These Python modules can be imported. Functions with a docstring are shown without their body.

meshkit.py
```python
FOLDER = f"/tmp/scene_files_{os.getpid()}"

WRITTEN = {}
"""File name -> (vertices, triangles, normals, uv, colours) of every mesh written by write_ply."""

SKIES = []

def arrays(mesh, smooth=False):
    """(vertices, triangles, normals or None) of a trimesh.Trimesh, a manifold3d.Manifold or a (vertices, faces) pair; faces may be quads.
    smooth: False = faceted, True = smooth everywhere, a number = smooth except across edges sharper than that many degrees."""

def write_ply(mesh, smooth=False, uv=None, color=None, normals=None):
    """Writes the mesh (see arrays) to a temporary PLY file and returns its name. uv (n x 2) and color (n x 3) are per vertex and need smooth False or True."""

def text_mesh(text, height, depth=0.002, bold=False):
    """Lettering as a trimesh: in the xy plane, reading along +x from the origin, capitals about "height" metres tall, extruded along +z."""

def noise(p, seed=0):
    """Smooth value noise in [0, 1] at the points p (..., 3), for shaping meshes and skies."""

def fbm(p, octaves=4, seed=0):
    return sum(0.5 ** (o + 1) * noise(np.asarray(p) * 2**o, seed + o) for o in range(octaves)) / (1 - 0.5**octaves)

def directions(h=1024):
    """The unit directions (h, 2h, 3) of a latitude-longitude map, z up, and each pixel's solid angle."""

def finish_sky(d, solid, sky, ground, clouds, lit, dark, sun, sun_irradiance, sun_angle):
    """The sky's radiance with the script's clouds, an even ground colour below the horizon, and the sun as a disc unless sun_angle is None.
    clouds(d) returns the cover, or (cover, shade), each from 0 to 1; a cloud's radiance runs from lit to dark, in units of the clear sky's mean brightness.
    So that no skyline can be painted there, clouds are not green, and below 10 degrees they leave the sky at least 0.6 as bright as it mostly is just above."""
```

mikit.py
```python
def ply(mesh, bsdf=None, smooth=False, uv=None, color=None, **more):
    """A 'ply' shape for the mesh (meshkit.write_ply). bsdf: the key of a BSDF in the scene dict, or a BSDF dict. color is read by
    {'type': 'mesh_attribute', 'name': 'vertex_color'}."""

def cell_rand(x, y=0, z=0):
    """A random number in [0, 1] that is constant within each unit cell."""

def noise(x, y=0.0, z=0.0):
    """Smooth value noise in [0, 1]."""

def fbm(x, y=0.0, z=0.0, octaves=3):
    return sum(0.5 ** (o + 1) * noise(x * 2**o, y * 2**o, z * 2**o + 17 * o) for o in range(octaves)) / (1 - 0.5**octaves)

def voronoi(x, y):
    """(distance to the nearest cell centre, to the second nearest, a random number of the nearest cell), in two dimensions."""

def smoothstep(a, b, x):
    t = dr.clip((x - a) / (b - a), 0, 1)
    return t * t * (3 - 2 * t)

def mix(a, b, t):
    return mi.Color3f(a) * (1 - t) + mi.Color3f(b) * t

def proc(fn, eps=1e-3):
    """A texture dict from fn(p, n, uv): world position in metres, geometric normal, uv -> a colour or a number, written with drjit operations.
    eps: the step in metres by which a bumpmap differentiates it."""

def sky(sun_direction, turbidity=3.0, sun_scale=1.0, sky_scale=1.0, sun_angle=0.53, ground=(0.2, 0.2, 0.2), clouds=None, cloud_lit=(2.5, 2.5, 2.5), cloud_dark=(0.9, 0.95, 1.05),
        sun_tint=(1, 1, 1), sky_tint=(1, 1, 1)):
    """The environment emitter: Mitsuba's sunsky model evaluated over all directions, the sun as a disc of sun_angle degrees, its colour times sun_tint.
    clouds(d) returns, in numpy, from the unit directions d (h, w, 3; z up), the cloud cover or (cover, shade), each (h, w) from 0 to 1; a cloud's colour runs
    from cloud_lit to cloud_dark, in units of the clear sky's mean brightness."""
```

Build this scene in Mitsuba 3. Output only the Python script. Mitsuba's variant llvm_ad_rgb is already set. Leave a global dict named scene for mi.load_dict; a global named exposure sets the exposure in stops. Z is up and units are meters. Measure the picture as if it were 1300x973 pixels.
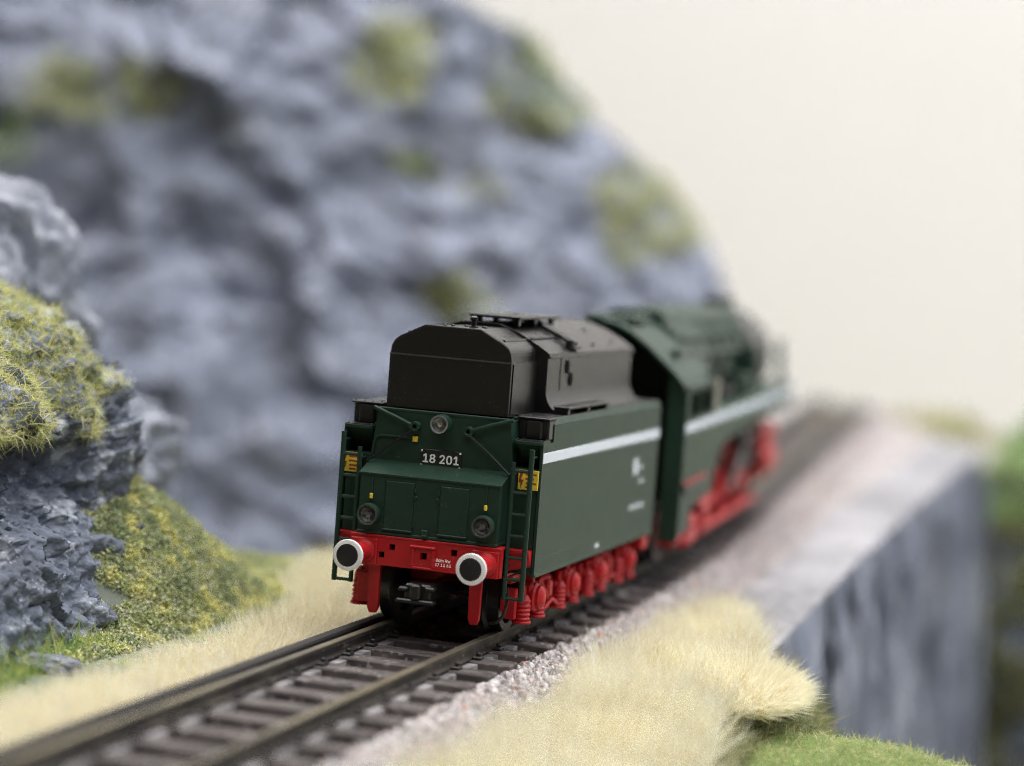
import math, random
import numpy as np, trimesh, mitsuba as mi, drjit as dr
import mikit, meshkit
from mikit import noise, fbm, smoothstep, mix, proc
from shapely.geometry import Polygon, Point, box as sbox
from shapely.ops import unary_union

T = mi.ScalarTransform4f
MM = 0.001
exposure = 0.45
rng = np.random.default_rng(7)

# ------------------------------------------------------------------ camera (all lengths below in millimetres, scaled to metres when written)
CO = np.array([120.631, -358.751, 62.396])
CF = np.array([-0.28810655, 0.95586183, -0.0576436])
CU = np.array([-0.08887365, 0.03324584, 0.99548791])
scene = {
    'camera': {'type': 'thinlens', 'fov': 2 * math.degrees(math.atan(650 / 3098.6)), 'fov_axis': 'x',
               'aperture_radius': 4.0 * MM, 'focus_distance': 382 * MM, 'near_clip': 0.02, 'far_clip': 12.0,
               'to_world': T().look_at(origin=(CO * MM).tolist(), target=((CO + CF * 100) * MM).tolist(), up=CU.tolist())},
}
labels = {}


def tag(key, label=None, category=None, group=None, kind=None):
    d = labels.setdefault(key, {})
    for k, v in (('label', label), ('category', category), ('group', group), ('kind', kind)):
        if v:
            d[k] = v


# ------------------------------------------------------------------ light: the hall's ceiling panel, two added fill panels and a tall window to the right
def lamp(key, o, t, sx, sy, rgb, label):
    scene[key] = {'type': 'rectangle', 'to_world': T().look_at(origin=o, target=t, up=[0, 1, 0.01]).scale([sx, sy, 1]),
                  'bsdf': {'type': 'diffuse', 'reflectance': {'type': 'rgb', 'value': [.8, .8, .8]}},
                  'emitter': {'type': 'area', 'radiance': {'type': 'rgb', 'value': rgb}}}
    tag(key, label, 'ceiling light' if 'ceiling' in key else 'window')


lamp('ceiling_light', [0.1, 0.35, 1.9], [0.1, 0.35, 0], 1.0, 0.8, [3.9, 3.86, 3.8], 'square luminous ceiling panel above the model railway')
lamp('ceiling_light_001', [0.3, -1.7, 2.3], [0.3, -1.7, 0], 1.2, 0.6, [2.7, 2.64, 2.56], 'added fill light panel behind the photographer')  # added fill lamp for the faces turned towards the camera
lamp('ceiling_light_002', [0.3, 1.45, 2.3], [0.3, 1.45, 0], 2.0, 0.4, [4.5, 4.45, 4.4], 'long added light panel brightening the pale wall')  # added lamp, there to brighten the back wall
lamp('window', [2.0, -0.1, 1.6], [0, 0.1, 0.1], 0.8, 0.8, [1.7, 1.9, 2.25], 'bright window to the right of the model railway')

# ------------------------------------------------------------------ materials
RGB = lambda c: {'type': 'rgb', 'value': list(c)}


def mat(name, base, rough=0.4, spec=0.5, **k):
    scene[name] = {'type': 'twosided', 'bsdf': {'type': 'principled', 'base_color': base if isinstance(base, dict) else RGB(base), 'roughness': rough, 'specular': spec, **k}}


def speck(base, dust, amount, size):
    """Painted plastic: an even colour with tiny specks of pale dust that lie where they fell."""
    def fn(p, n, uv):
        q = p * (1000 / size)
        s = smoothstep(.80, .86, noise(q.x, q.y, q.z)) * smoothstep(.55, .7, noise(q.x * .13 + 5, q.y * .13, q.z * .13))
        v = 0.9 + 0.2 * fbm(p.x * 250, p.y * 250, p.z * 250)
        return mix(base, dust, s * amount) * v
    return proc(fn)


mat('green_paint', speck((.0160, .0390, .0265), (.25, .27, .25), .22, .22), .42, .24)
mat('red_paint', speck((.43, .013, .017), (.6, .3, .3), .22, .25), .4, .3)
mat('black_paint', speck((.0062, .0054, .0056), (.2, .19, .19), .12, .2), .36, .55)
mat('black_metal', (.010, .010, .011), .35, .5)
mat('hole_black', (.003, .003, .003), .8, .1)
mat('buffer_face', (.014, .012, .013), .5, .4)
mat('white_paint', (.87, .865, .85), .45, .4)
mat('stripe_white', (.66, .70, .78), .45, .4)
mat('letter_white', (.88, .87, .85), .5, .3)
mat('sign_yellow', (.74, .55, .05), .5, .4)
mat('sign_red', (.30, .04, .02), .5, .4)
mat('upright_cream', (.48, .45, .38), .4, .5)
mat('lamp_rim', (.30, .31, .32), .3, .5, metallic=.6)
mat('dark_rim', (.045, .055, .05), .35, .5)
mat('dark_reflector', (.12, .12, .125), .3, .5, metallic=.6)
mat('lamp_reflector', (.5, .5, .5), .25, .5, metallic=.8)
scene['lamp_glass'] = {'type': 'dielectric', 'int_ior': 1.49}
mat('steel_tyre', (.10, .095, .09), .4, .5, metallic=.6)
mat('rod_steel', (.09, .085, .08), .45, .5, metallic=.5)


def rust(p, n, uv):
    a = fbm(p.x * 180, p.y * 180, p.z * 180, 4)
    b = noise(p.x * 1500, p.y * 1500, p.z * 1500)
    return mix(mix((.026, .022, .019), (.070, .058, .044), smoothstep(.4, .75, a)), (.20, .175, .14), smoothstep(.78, .9, b) * .5)


def railtop(p, n, uv):
    a = fbm(p.x * 120, p.y * 60, p.z * 120, 4)
    return mix((.19, .165, .11), (.11, .095, .07), smoothstep(.35, .65, a))


def sleeper_col(p, n, uv):
    a = fbm(p.x * 300, p.y * 900, p.z * 300, 4)
    b = fbm(p.x * 90 + 9, p.y * 90, p.z * 90, 3)
    d = smoothstep(.66, .78, noise(p.x * 1600, p.y * 1600, p.z * 1600)) * smoothstep(.45, .6, b)
    return mix(mix((.044, .036, .034), (.112, .095, .090), smoothstep(.3, .7, a)), (.40, .36, .35), d * .6)


def web_col(p, n, uv):
    a = fbm(p.x * 300, p.y * 300, p.z * 300, 4)
    return mix((.10, .095, .097), (.26, .245, .245), smoothstep(.35, .7, a))


mat('rail_side', proc(rust), .6, .35)
mat('rail_top', proc(railtop), .38, .5, metallic=.35)
mat('sleeper_plastic', proc(sleeper_col), .62, .35)
mat('tie_web', proc(web_col), .65, .35)
mat('guard_black', (.020, .017, .016), .6, .3)
mat('chair_black', (.018, .016, .016), .45, .5)


def rock_fn(scale, dark, mid, light, k=1.0):
    def fn(p, n, uv):
        q = p * (1000 / scale)
        a = fbm(q.x, q.y, q.z * 1.3, 5)
        b = fbm(q.x * 3.7 + 11, q.y * 3.7, q.z * 3.7, 4)
        c = noise(q.x * 41, q.y * 41, q.z * 41)
        col = mix(dark, mid, smoothstep(.28, .55, a))
        col = mix(col, light, smoothstep(.52, .74, b) * .75 * k)
        return mix(col, light, smoothstep(.70, .84, c) * smoothstep(.45, .6, b) * .7 * k)
    return fn


mat('mountain_rock', proc(rock_fn(45, (.175, .19, .24), (.25, .268, .335), (.34, .355, .415))), .85, .2)
mat('near_rock', proc(rock_fn(16, (.050, .054, .064), (.135, .150, .190), (.47, .49, .53))), .8, .25)
mat('boulder_rock', proc(rock_fn(22, (.13, .14, .17), (.25, .265, .31), (.43, .44, .475))), .85, .2)


def grain(p, n, uv):
    q = p * 1000
    return (fbm(q.x * 1.6, q.y * 1.6, q.z * 1.6, 3) * .5 + noise(q.x * .5, q.y * .5, q.z * .5) * .5) * .0009


for rk in ('near_rock', 'boulder_rock'):
    scene[rk] = {'type': 'twosided', 'bsdf': {'type': 'bumpmap', 'arbitrary': proc(grain, 1e-4), 'scale': 1.0, 'bsdf': scene[rk]['bsdf']}}


def wallface(p, n, uv):
    q = p * 1000
    a = fbm(q.x * .10, q.y * .10, q.z * .011, 4)
    b = fbm(q.x * .34, q.y * .34, q.z * .035 + 7, 4)
    col = mix((.036, .041, .055), (.14, .153, .20), smoothstep(.36, .58, a))
    return mix(col, (.38, .395, .46), smoothstep(.5, .66, b) * .75)


def ledge(p, n, uv):
    q = p * 1000
    a = fbm(q.x * .05, q.y * .05, q.z * .05, 4)
    b = fbm(q.x * .5, q.y * .5, q.z * .5, 3)
    return mix(mix((.17, .165, .175), (.29, .285, .30), smoothstep(.35, .65, a)), (.40, .385, .39), smoothstep(.5, .75, b) * .7)


def bed(p, n, uv):
    q = p * 1000
    a = noise(q.x * .9, q.y * .9, q.z * .9)
    b = fbm(q.x * .12, q.y * .12, 3.0, 3)
    return mix(mix((.22, .20, .195), (.44, .41, .405), a), (.30, .27, .25), smoothstep(.5, .7, b) * .6)


def soil(p, n, uv):
    q = p * 1000
    a = fbm(q.x * .1, q.y * .1, q.z * .1, 4)
    b = noise(q.x * 1.3, q.y * 1.3, q.z * 1.3)
    return mix(mix((.20, .21, .17), (.30, .29, .22), smoothstep(.35, .65, a)), (.14, .18, .08), smoothstep(.55, .8, b) * .7)


def bankcol(p, n, uv):
    q = p * 1000
    a = fbm(q.x * .12, q.y * .12, q.z * .12, 4)
    b = noise(q.x * .9, q.y * .9, q.z * .9)
    return mix(mix((.155, .17, .14), (.20, .21, .09), smoothstep(.42, .6, a)), (.28, .29, .26), smoothstep(.7, .85, b) * .6)


def plaster(p, n, uv):
    a = fbm(p.x * 6, p.y * 6, p.z * 6, 4)
    return mix((.82, .785, .76), (.84, .805, .78), a)


mat('wall_face', proc(wallface), .85, .2)
mat('ledge_stone', proc(ledge), .8, .25)
mat('ballast_base', proc(bed), .9, .2)
mat('soil', proc(soil), .95, .1)
mat('bank_soil', proc(bankcol), .95, .1)
mat('plaster', proc(plaster), .9, .2)
mat('turf_base', (.13, .17, .055), .95, .1)
VC = {'type': 'mesh_attribute', 'name': 'vertex_color'}
scene['fibre'] = {'type': 'principledthin', 'base_color': VC, 'roughness': .6, 'spec_trans': 0.0, 'diff_trans': .9}
scene['foam'] = {'type': 'twosided', 'bsdf': {'type': 'diffuse', 'reflectance': VC}}
mat('stone', VC, .75, .3)


# ------------------------------------------------------------------ mesh helpers (mm)
def cat(*ms):
    ms = [m for m in ms if m is not None]
    return trimesh.util.concatenate(ms) if len(ms) > 1 else ms[0]


def bx(x0, x1, y0, y1, z0, z1, b=0.12):
    """A box with chamfered edges."""
    lo, hi = np.array([x0, y0, z0], float), np.array([x1, y1, z1], float)
    b = min(b, .3 * (hi - lo).min())
    pts = []
    for sx in (0, 1):
        for sy in (0, 1):
            for sz in (0, 1):
                c = np.where([sx, sy, sz], hi, lo)
                s = np.where([sx, sy, sz], -1, 1)
                for k in range(3):
                    q = c + s * b
                    q[k] = c[k]
                    pts.append(q)
    return trimesh.convex.convex_hull(np.array(pts))


def hull(pts):
    return trimesh.convex.convex_hull(np.array(pts, float))


def frame(d):
    d = np.asarray(d, float) / np.linalg.norm(d)
    a = np.cross(d, [0, 0, 1.0] if abs(d[2]) < .9 else [1.0, 0, 0])
    a /= np.linalg.norm(a)
    return d, a, np.cross(d, a)


def tube(pts, r, n=10, caps=True):
    pts = np.array(pts, float)
    k = len(pts)
    rr = np.broadcast_to(r, (k,))
    tang = np.gradient(pts, axis=0)
    _, a, _ = frame(tang[0])
    vs = []
    for i in range(k):
        t = tang[i] / np.linalg.norm(tang[i])
        a = a - t * (a @ t)
        a /= np.linalg.norm(a)
        b = np.cross(t, a)
        th = np.arange(n) * 2 * math.pi / n
        vs.append(pts[i] + rr[i] * (np.cos(th)[:, None] * a + np.sin(th)[:, None] * b))
    v = np.vstack(vs)
    f = []
    for i in range(k - 1):
        for j in range(n):
            p, q = i * n + j, i * n + (j + 1) % n
            f += [[p, q, q + n], [p, q + n, p + n]]
    if caps:
        v = np.vstack([v, pts[0], pts[-1]])
        for j in range(n):
            f += [[len(v) - 2, (j + 1) % n, j], [len(v) - 1, (k - 1) * n + j, (k - 1) * n + (j + 1) % n]]
    return trimesh.Trimesh(v, f, process=False)


def lathe(prof, o, d, n=40):
    """prof: (radius, distance along d) pairs, revolved about the axis d through o."""
    d, a, b = frame(d)
    prof = np.array(prof, float)
    th = np.arange(n) * 2 * math.pi / n
    ring = np.cos(th)[:, None] * a + np.sin(th)[:, None] * b
    v = np.vstack([np.asarray(o, float) + h * d + max(r, 1e-4) * ring for r, h in prof])
    f = []
    for i in range(len(prof) - 1):
        for j in range(n):
            p, q = i * n + j, i * n + (j + 1) % n
            f += [[p, q, q + n], [p, q + n, p + n]]
    m = trimesh.Trimesh(v, f, process=False)
    if m.volume < 0:
        m.invert()
    return m


def cyl(o, d, r, h, n=32, b=.1):
    return lathe([(0, 0), (r - b, 0), (r, b), (r, h - b), (r - b, h), (0, h)], o, d, n)


def prism(pts, axis, a0, a1):
    """A polygon of the two other axes (in x, y, z order), extruded along axis from a0 to a1."""
    g = pts if hasattr(pts, 'exterior') else Polygon(pts)
    m = trimesh.creation.extrude_polygon(g, a1 - a0, engine='earcut')
    v = np.array(m.vertices)
    out = np.zeros_like(v)
    i, j = [k for k in range(3) if k != axis]
    out[:, i], out[:, j], out[:, axis] = v[:, 0], v[:, 1], v[:, 2] + a0
    m = trimesh.Trimesh(out, np.array(m.faces), process=False)
    if m.volume < 0:
        m.invert()
    return m


def mirror(m):
    m = m.copy()
    v = np.array(m.vertices)
    v[:, 0] *= -1
    m = trimesh.Trimesh(v, np.array(m.faces)[:, ::-1], process=False)
    return m


used = {}


def key_of(name):
    k = used.get(name, -1) + 1
    used[name] = k
    return name if k == 0 else f'{name}_{k:03d}'


PLACE = {}


def put(key, mesh, m, smooth=30, color=None):
    scene[key] = mikit.ply(trimesh.Trimesh(np.array(mesh.vertices) * MM, np.array(mesh.faces), process=False), m, smooth=smooth, color=color)
    return key


def part(parent, name, mesh, m, smooth=30, label=None):
    key = key_of(f'{parent}__{name}')
    M = PLACE.get(parent.split('__')[0])
    if M is not None:
        mesh = mesh.copy()
        mesh.apply_transform(M)
    put(key, mesh, m, smooth)
    if label:
        tag(key, label)
    return key


def text(s, h, depth=.12, bold=False):
    m = meshkit.text_mesh(s, h, depth, bold)
    v = np.array(m.vertices)
    v[:, 0] -= (v[:, 0].min() + v[:, 0].max()) / 2
    v[:, 1] -= (v[:, 1].min() + v[:, 1].max()) / 2
    return trimesh.Trimesh(v, m.faces, process=False)


def on_rear(m, x, y, z):
    """Lettering (xy plane) stood up on a face that looks towards -y."""
    v = np.array(m.vertices)
    return trimesh.Trimesh(np.stack([v[:, 0] + x, y - v[:, 2], v[:, 1] + z], 1), m.faces, process=False)


def on_right(m, x, y, z):
    v = np.array(m.vertices)
    return trimesh.Trimesh(np.stack([x + v[:, 2], v[:, 0] + y, v[:, 1] + z], 1), m.faces, process=False)


def spring(c, r, z0, z1, turns):
    prof = [(0, z0)]
    dz = (z1 - z0) / turns
    for i in range(turns):
        for k in range(7):
            a = math.pi * k / 6
            prof.append((r * (.80 + .20 * math.sin(a)), z0 + dz * (i + k / 6.0 * .999)))
    prof.append((0, z1))
    return lathe(prof, (c[0], c[1], 0), (0, 0, 1), 20)


# ================================================================== THE TENDER
TD, LO_KEY = 'steam_tender', 'steam_locomotive'
tag(TD, 'dark green four axle tender with black coal box, rear number plate and red buffer beam', 'tender')
P = lambda n, mesh, m, **k: part(TD, n, mesh, m, **k)

# tank body with its side sheets
HW = 16.6
P('tank', cat(bx(-16.2, 16.2, 10.0, 82.8, 10.6, 34.9, .2), bx(-16.1, 16.1, 6.3, 10.5, 10.6, 27.2, .2)), 'green_paint')
for s in (1, -1):
    side = prism([(6.0, 10.2), (83.3, 10.2), (83.3, 34.0), (11.6, 34.0), (11.6, 31.3), (6.0, 31.3)], 0, HW - .45, HW)
    top = hull([(HW, 11.6, 34.05), (HW, 83.3, 34.05), (HW - .6, 11.6, 35.1), (HW - .6, 83.3, 35.1), (HW - .9, 11.6, 34.05), (HW - .9, 83.3, 34.05), (HW - .9, 11.6, 35.1), (HW - .9, 83.3, 35.1)])
    lip = bx(HW - .05, HW + .12, 6.2, 83.2, 10.25, 10.75, .05)
    m = cat(side, top, lip)
    P('side_sheet', m if s > 0 else mirror(m), 'green_paint')
    st = bx(HW, HW + .12, 6.1, 83.25, 28.2, 29.85, .04)
    P('white_stripe', st if s > 0 else mirror(st), 'stripe_white')
P('weld_seam', tube([(HW, 6.6, 13.0), (HW, 35, 13.1)], .07, 6), 'green_paint')
# small white markings on the right side
marks = [bx(HW, HW + .1, 65.6, 68.6, 22.3, 25.2, .03)]
for y0, y1, z in ((69.5, 72.0, 23.2), (70.5, 73.5, 20.6)):
    marks.append(bx(HW, HW + .1, y0, y1, z, z + .55, .03))
for i in range(6):
    marks.append(bx(HW, HW + .1, 64.8 + i * 1.75, 65.9 + i * 1.75, 16.0, 16.8, .03))
marks.append(bx(HW, HW + .1, 42.4, 44.6, 11.4, 12.1, .03))
P('side_marking', cat(*marks), 'stripe_white')
P('tank_top', prism([(-15.8, 11.7), (15.8, 11.7), (15.8, 83), (-15.8, 83)], 2, 34.95, 35.12), 'black_paint')

# rear panel (trapezoid) with number plate
pan = hull([(-12.4, 6, 15.3), (12.4, 6, 15.3), (-12.0, 6, 26.2), (12.0, 6, 26.2), (-11.0, 6, 34.35), (11.0, 6, 34.35),
            (-12.6, 10.3, 15.3), (12.6, 10.3, 15.3), (-11.3, 10.3, 34.35), (11.3, 10.3, 34.35)])
rp = P('rear_panel', pan, 'green_paint')
P('panel_rim', bx(-11.0, 11.0, 5.85, 6.35, 34.2, 34.75, .1), 'green_paint')
pl = P('number_plate', bx(-3.45, 3.45, 5.72, 6.05, 25.95, 28.75, .05), 'black_metal', label='black number plate with white digits and corner rivets')
part(pl, 'digits', on_rear(text('18 201', 1.3, .12, True), 0.05, 5.73, 27.35), 'letter_white')
part(pl, 'rivets', cat(*[cyl((x, 5.74, z), (0, -1, 0), .16, .14, 8, .04) for x in (-3.2, 3.2) for z in (26.2, 28.5)]), 'letter_white')


def lamp_unit(name, x, y, z, r, depth, lab, rim='lamp_rim', refl='lamp_reflector'):
    k = P(name, lathe([(r * .86, 0), (r * 1.02, .35), (r * 1.05, depth * .6), (r, depth - .25), (r * .93, depth), (r * .78, depth), (r * .76, depth - .3), (r * .55, depth - .9), (0, depth - 1.2)],
                      (x, y, z), (0, -1, 0), 36), 'green_paint', label=lab)
    part(k, 'rim', lathe([(r * .78, depth - .25), (r * .96, depth - .1), (r * .98, depth + .12), (r * .84, depth + .16), (r * .76, depth - .1)], (x, y, z), (0, -1, 0), 36), rim)
    part(k, 'reflector', lathe([(r * .76, depth - .1), (r * .6, depth - .6), (r * .3, depth - .95), (r * .26, depth - .5), (0, depth - .45)], (x, y, z), (0, -1, 0), 28), refl)
    part(k, 'lens', lathe([(0, depth + .12), (r * .45, depth + .06), (r * .76, depth - .06), (r * .76, depth - .1), (0, depth - .1)], (x, y, z), (0, -1, 0), 28), 'lamp_glass')
    return k


lamp_unit('top_lamp', 0.05, 6.0, 33.0, 1.48, 2.5, 'round headlamp at the top of the rear panel')
# ring lugs with tubular braces
for s in (-1, 1):
    ring = lathe([(.34, 0), (.34, 1.2), (.45, 1.32), (.78, 1.32), (.85, 1.2), (.85, 0)], (s * 4.45, 6.0, 32.15), (0, -1, 0), 22)
    k = P('brace_lug', ring, 'green_paint')
    part(k, 'hole', cyl((s * 4.45, 5.2, 32.15), (0, -1, 0), .36, .2, 14), 'hole_black')
    P('upper_brace', tube([(s * 5.0, 5.0, 32.35), (s * 7.9, 5.15, 33.4), (s * 11.6, 5.5, 34.6)], [.34, .38, .34], 12), 'green_paint')
    P('lower_brace', tube([(s * 4.6, 4.75, 31.8), (s * 8.0, 5.0, 29.2), (s * 11.9, 4.4, 26.1)], .2, 8), 'black_metal')
P('yellow_tag', bx(-4.85, -4.05, 5.45, 5.9, 29.7, 30.6, .06), 'sign_yellow')
P('conduit', tube([(-11.6, 5.8, 26.6), (-11.3, 5.75, 29.2), (-10.9, 5.72, 29.95), (-10.2, 5.72, 30.25), (-9, 5.72, 30.3), (-4.6, 5.72, 30.2)], .22, 8), 'green_paint')

# lower locker with sloping lid, doors and lamps
lk = P('rear_locker', hull([(x, y, z) for x in (-11.5, 11.5) for y, z in ((1.4, 15.3), (1.4, 24.3), (6.1, 15.3), (6.1, 26.0), (1.6, 24.5))]), 'green_paint')
lid = hull([(x, y, z) for x in (-11.75, 11.75) for y, z in ((1.05, 24.35), (1.05, 24.6), (6.0, 26.15), (6.0, 26.4))])
P('locker_lid', lid, 'green_paint')
for s in (-1, 1):
    xa, xb = sorted((s * 2.15 - .3, s * 6.9 - .3))
    d = P('locker_door', bx(xa, xb, 1.12, 1.5, 15.9, 23.6, .1), 'green_paint')
    part(d, 'sill', bx(xa - .1, xb + .1, .85, 1.5, 15.75, 16.1, .1), 'green_paint')
    part(d, 'hinges', cat(*[tube([(s * 2.0 - .3, 1.1, z - .35), (s * 2.0 - .3, 1.1, z + .35)], .17, 8) for z in (17.0, 21.3, 22.5)],
                          bx(*sorted((s * 2.1 - .3, s * 1.5 - .3)), 1.0, 1.4, 21.2, 21.6, .08)), 'green_paint')
    part(d, 'frame_bead', cat(*[bx(xx - .09, xx + .09, 1.28, 1.5, 15.9, 24.0, .04) for xx in (xa - .22, xb + .22)], bx(xa - .3, xb + .3, 1.28, 1.5, 23.72, 23.92, .04)), 'green_paint')
    lamp_unit('lower_lamp', s * 9.45, 1.4, 18.1, 1.72, 1.7, ('left' if s < 0 else 'right') + ' round lamp beside the locker doors', 'dark_rim', 'dark_reflector')
    pg = P('lamp_plug', cat(cyl((s * 9.45, 1.0, 20.55), (0, 0, 1), .27, .85, 10, .08), bx(s * 9.45 - .2, s * 9.45 + .2, .85, 1.2, 20.7, 21.2, .06)), 'sign_yellow', label='small yellow plug above the lamp')
    part(pg, 'cable', tube([(s * 9.45, 1.25, 20.0), (s * 9.45, 1.25, 24.2)], .13, 8), 'green_paint')
P('locker_base', bx(-11.6, 11.6, 1.1, 6.0, 15.0, 15.5, .1), 'green_paint')
P('lock_block', cat(bx(-.75, .35, .7, 1.5, 15.4, 16.5, .12), bx(-.6, .2, .5, 1.5, 15.3, 15.7, .08)), 'green_paint')

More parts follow.
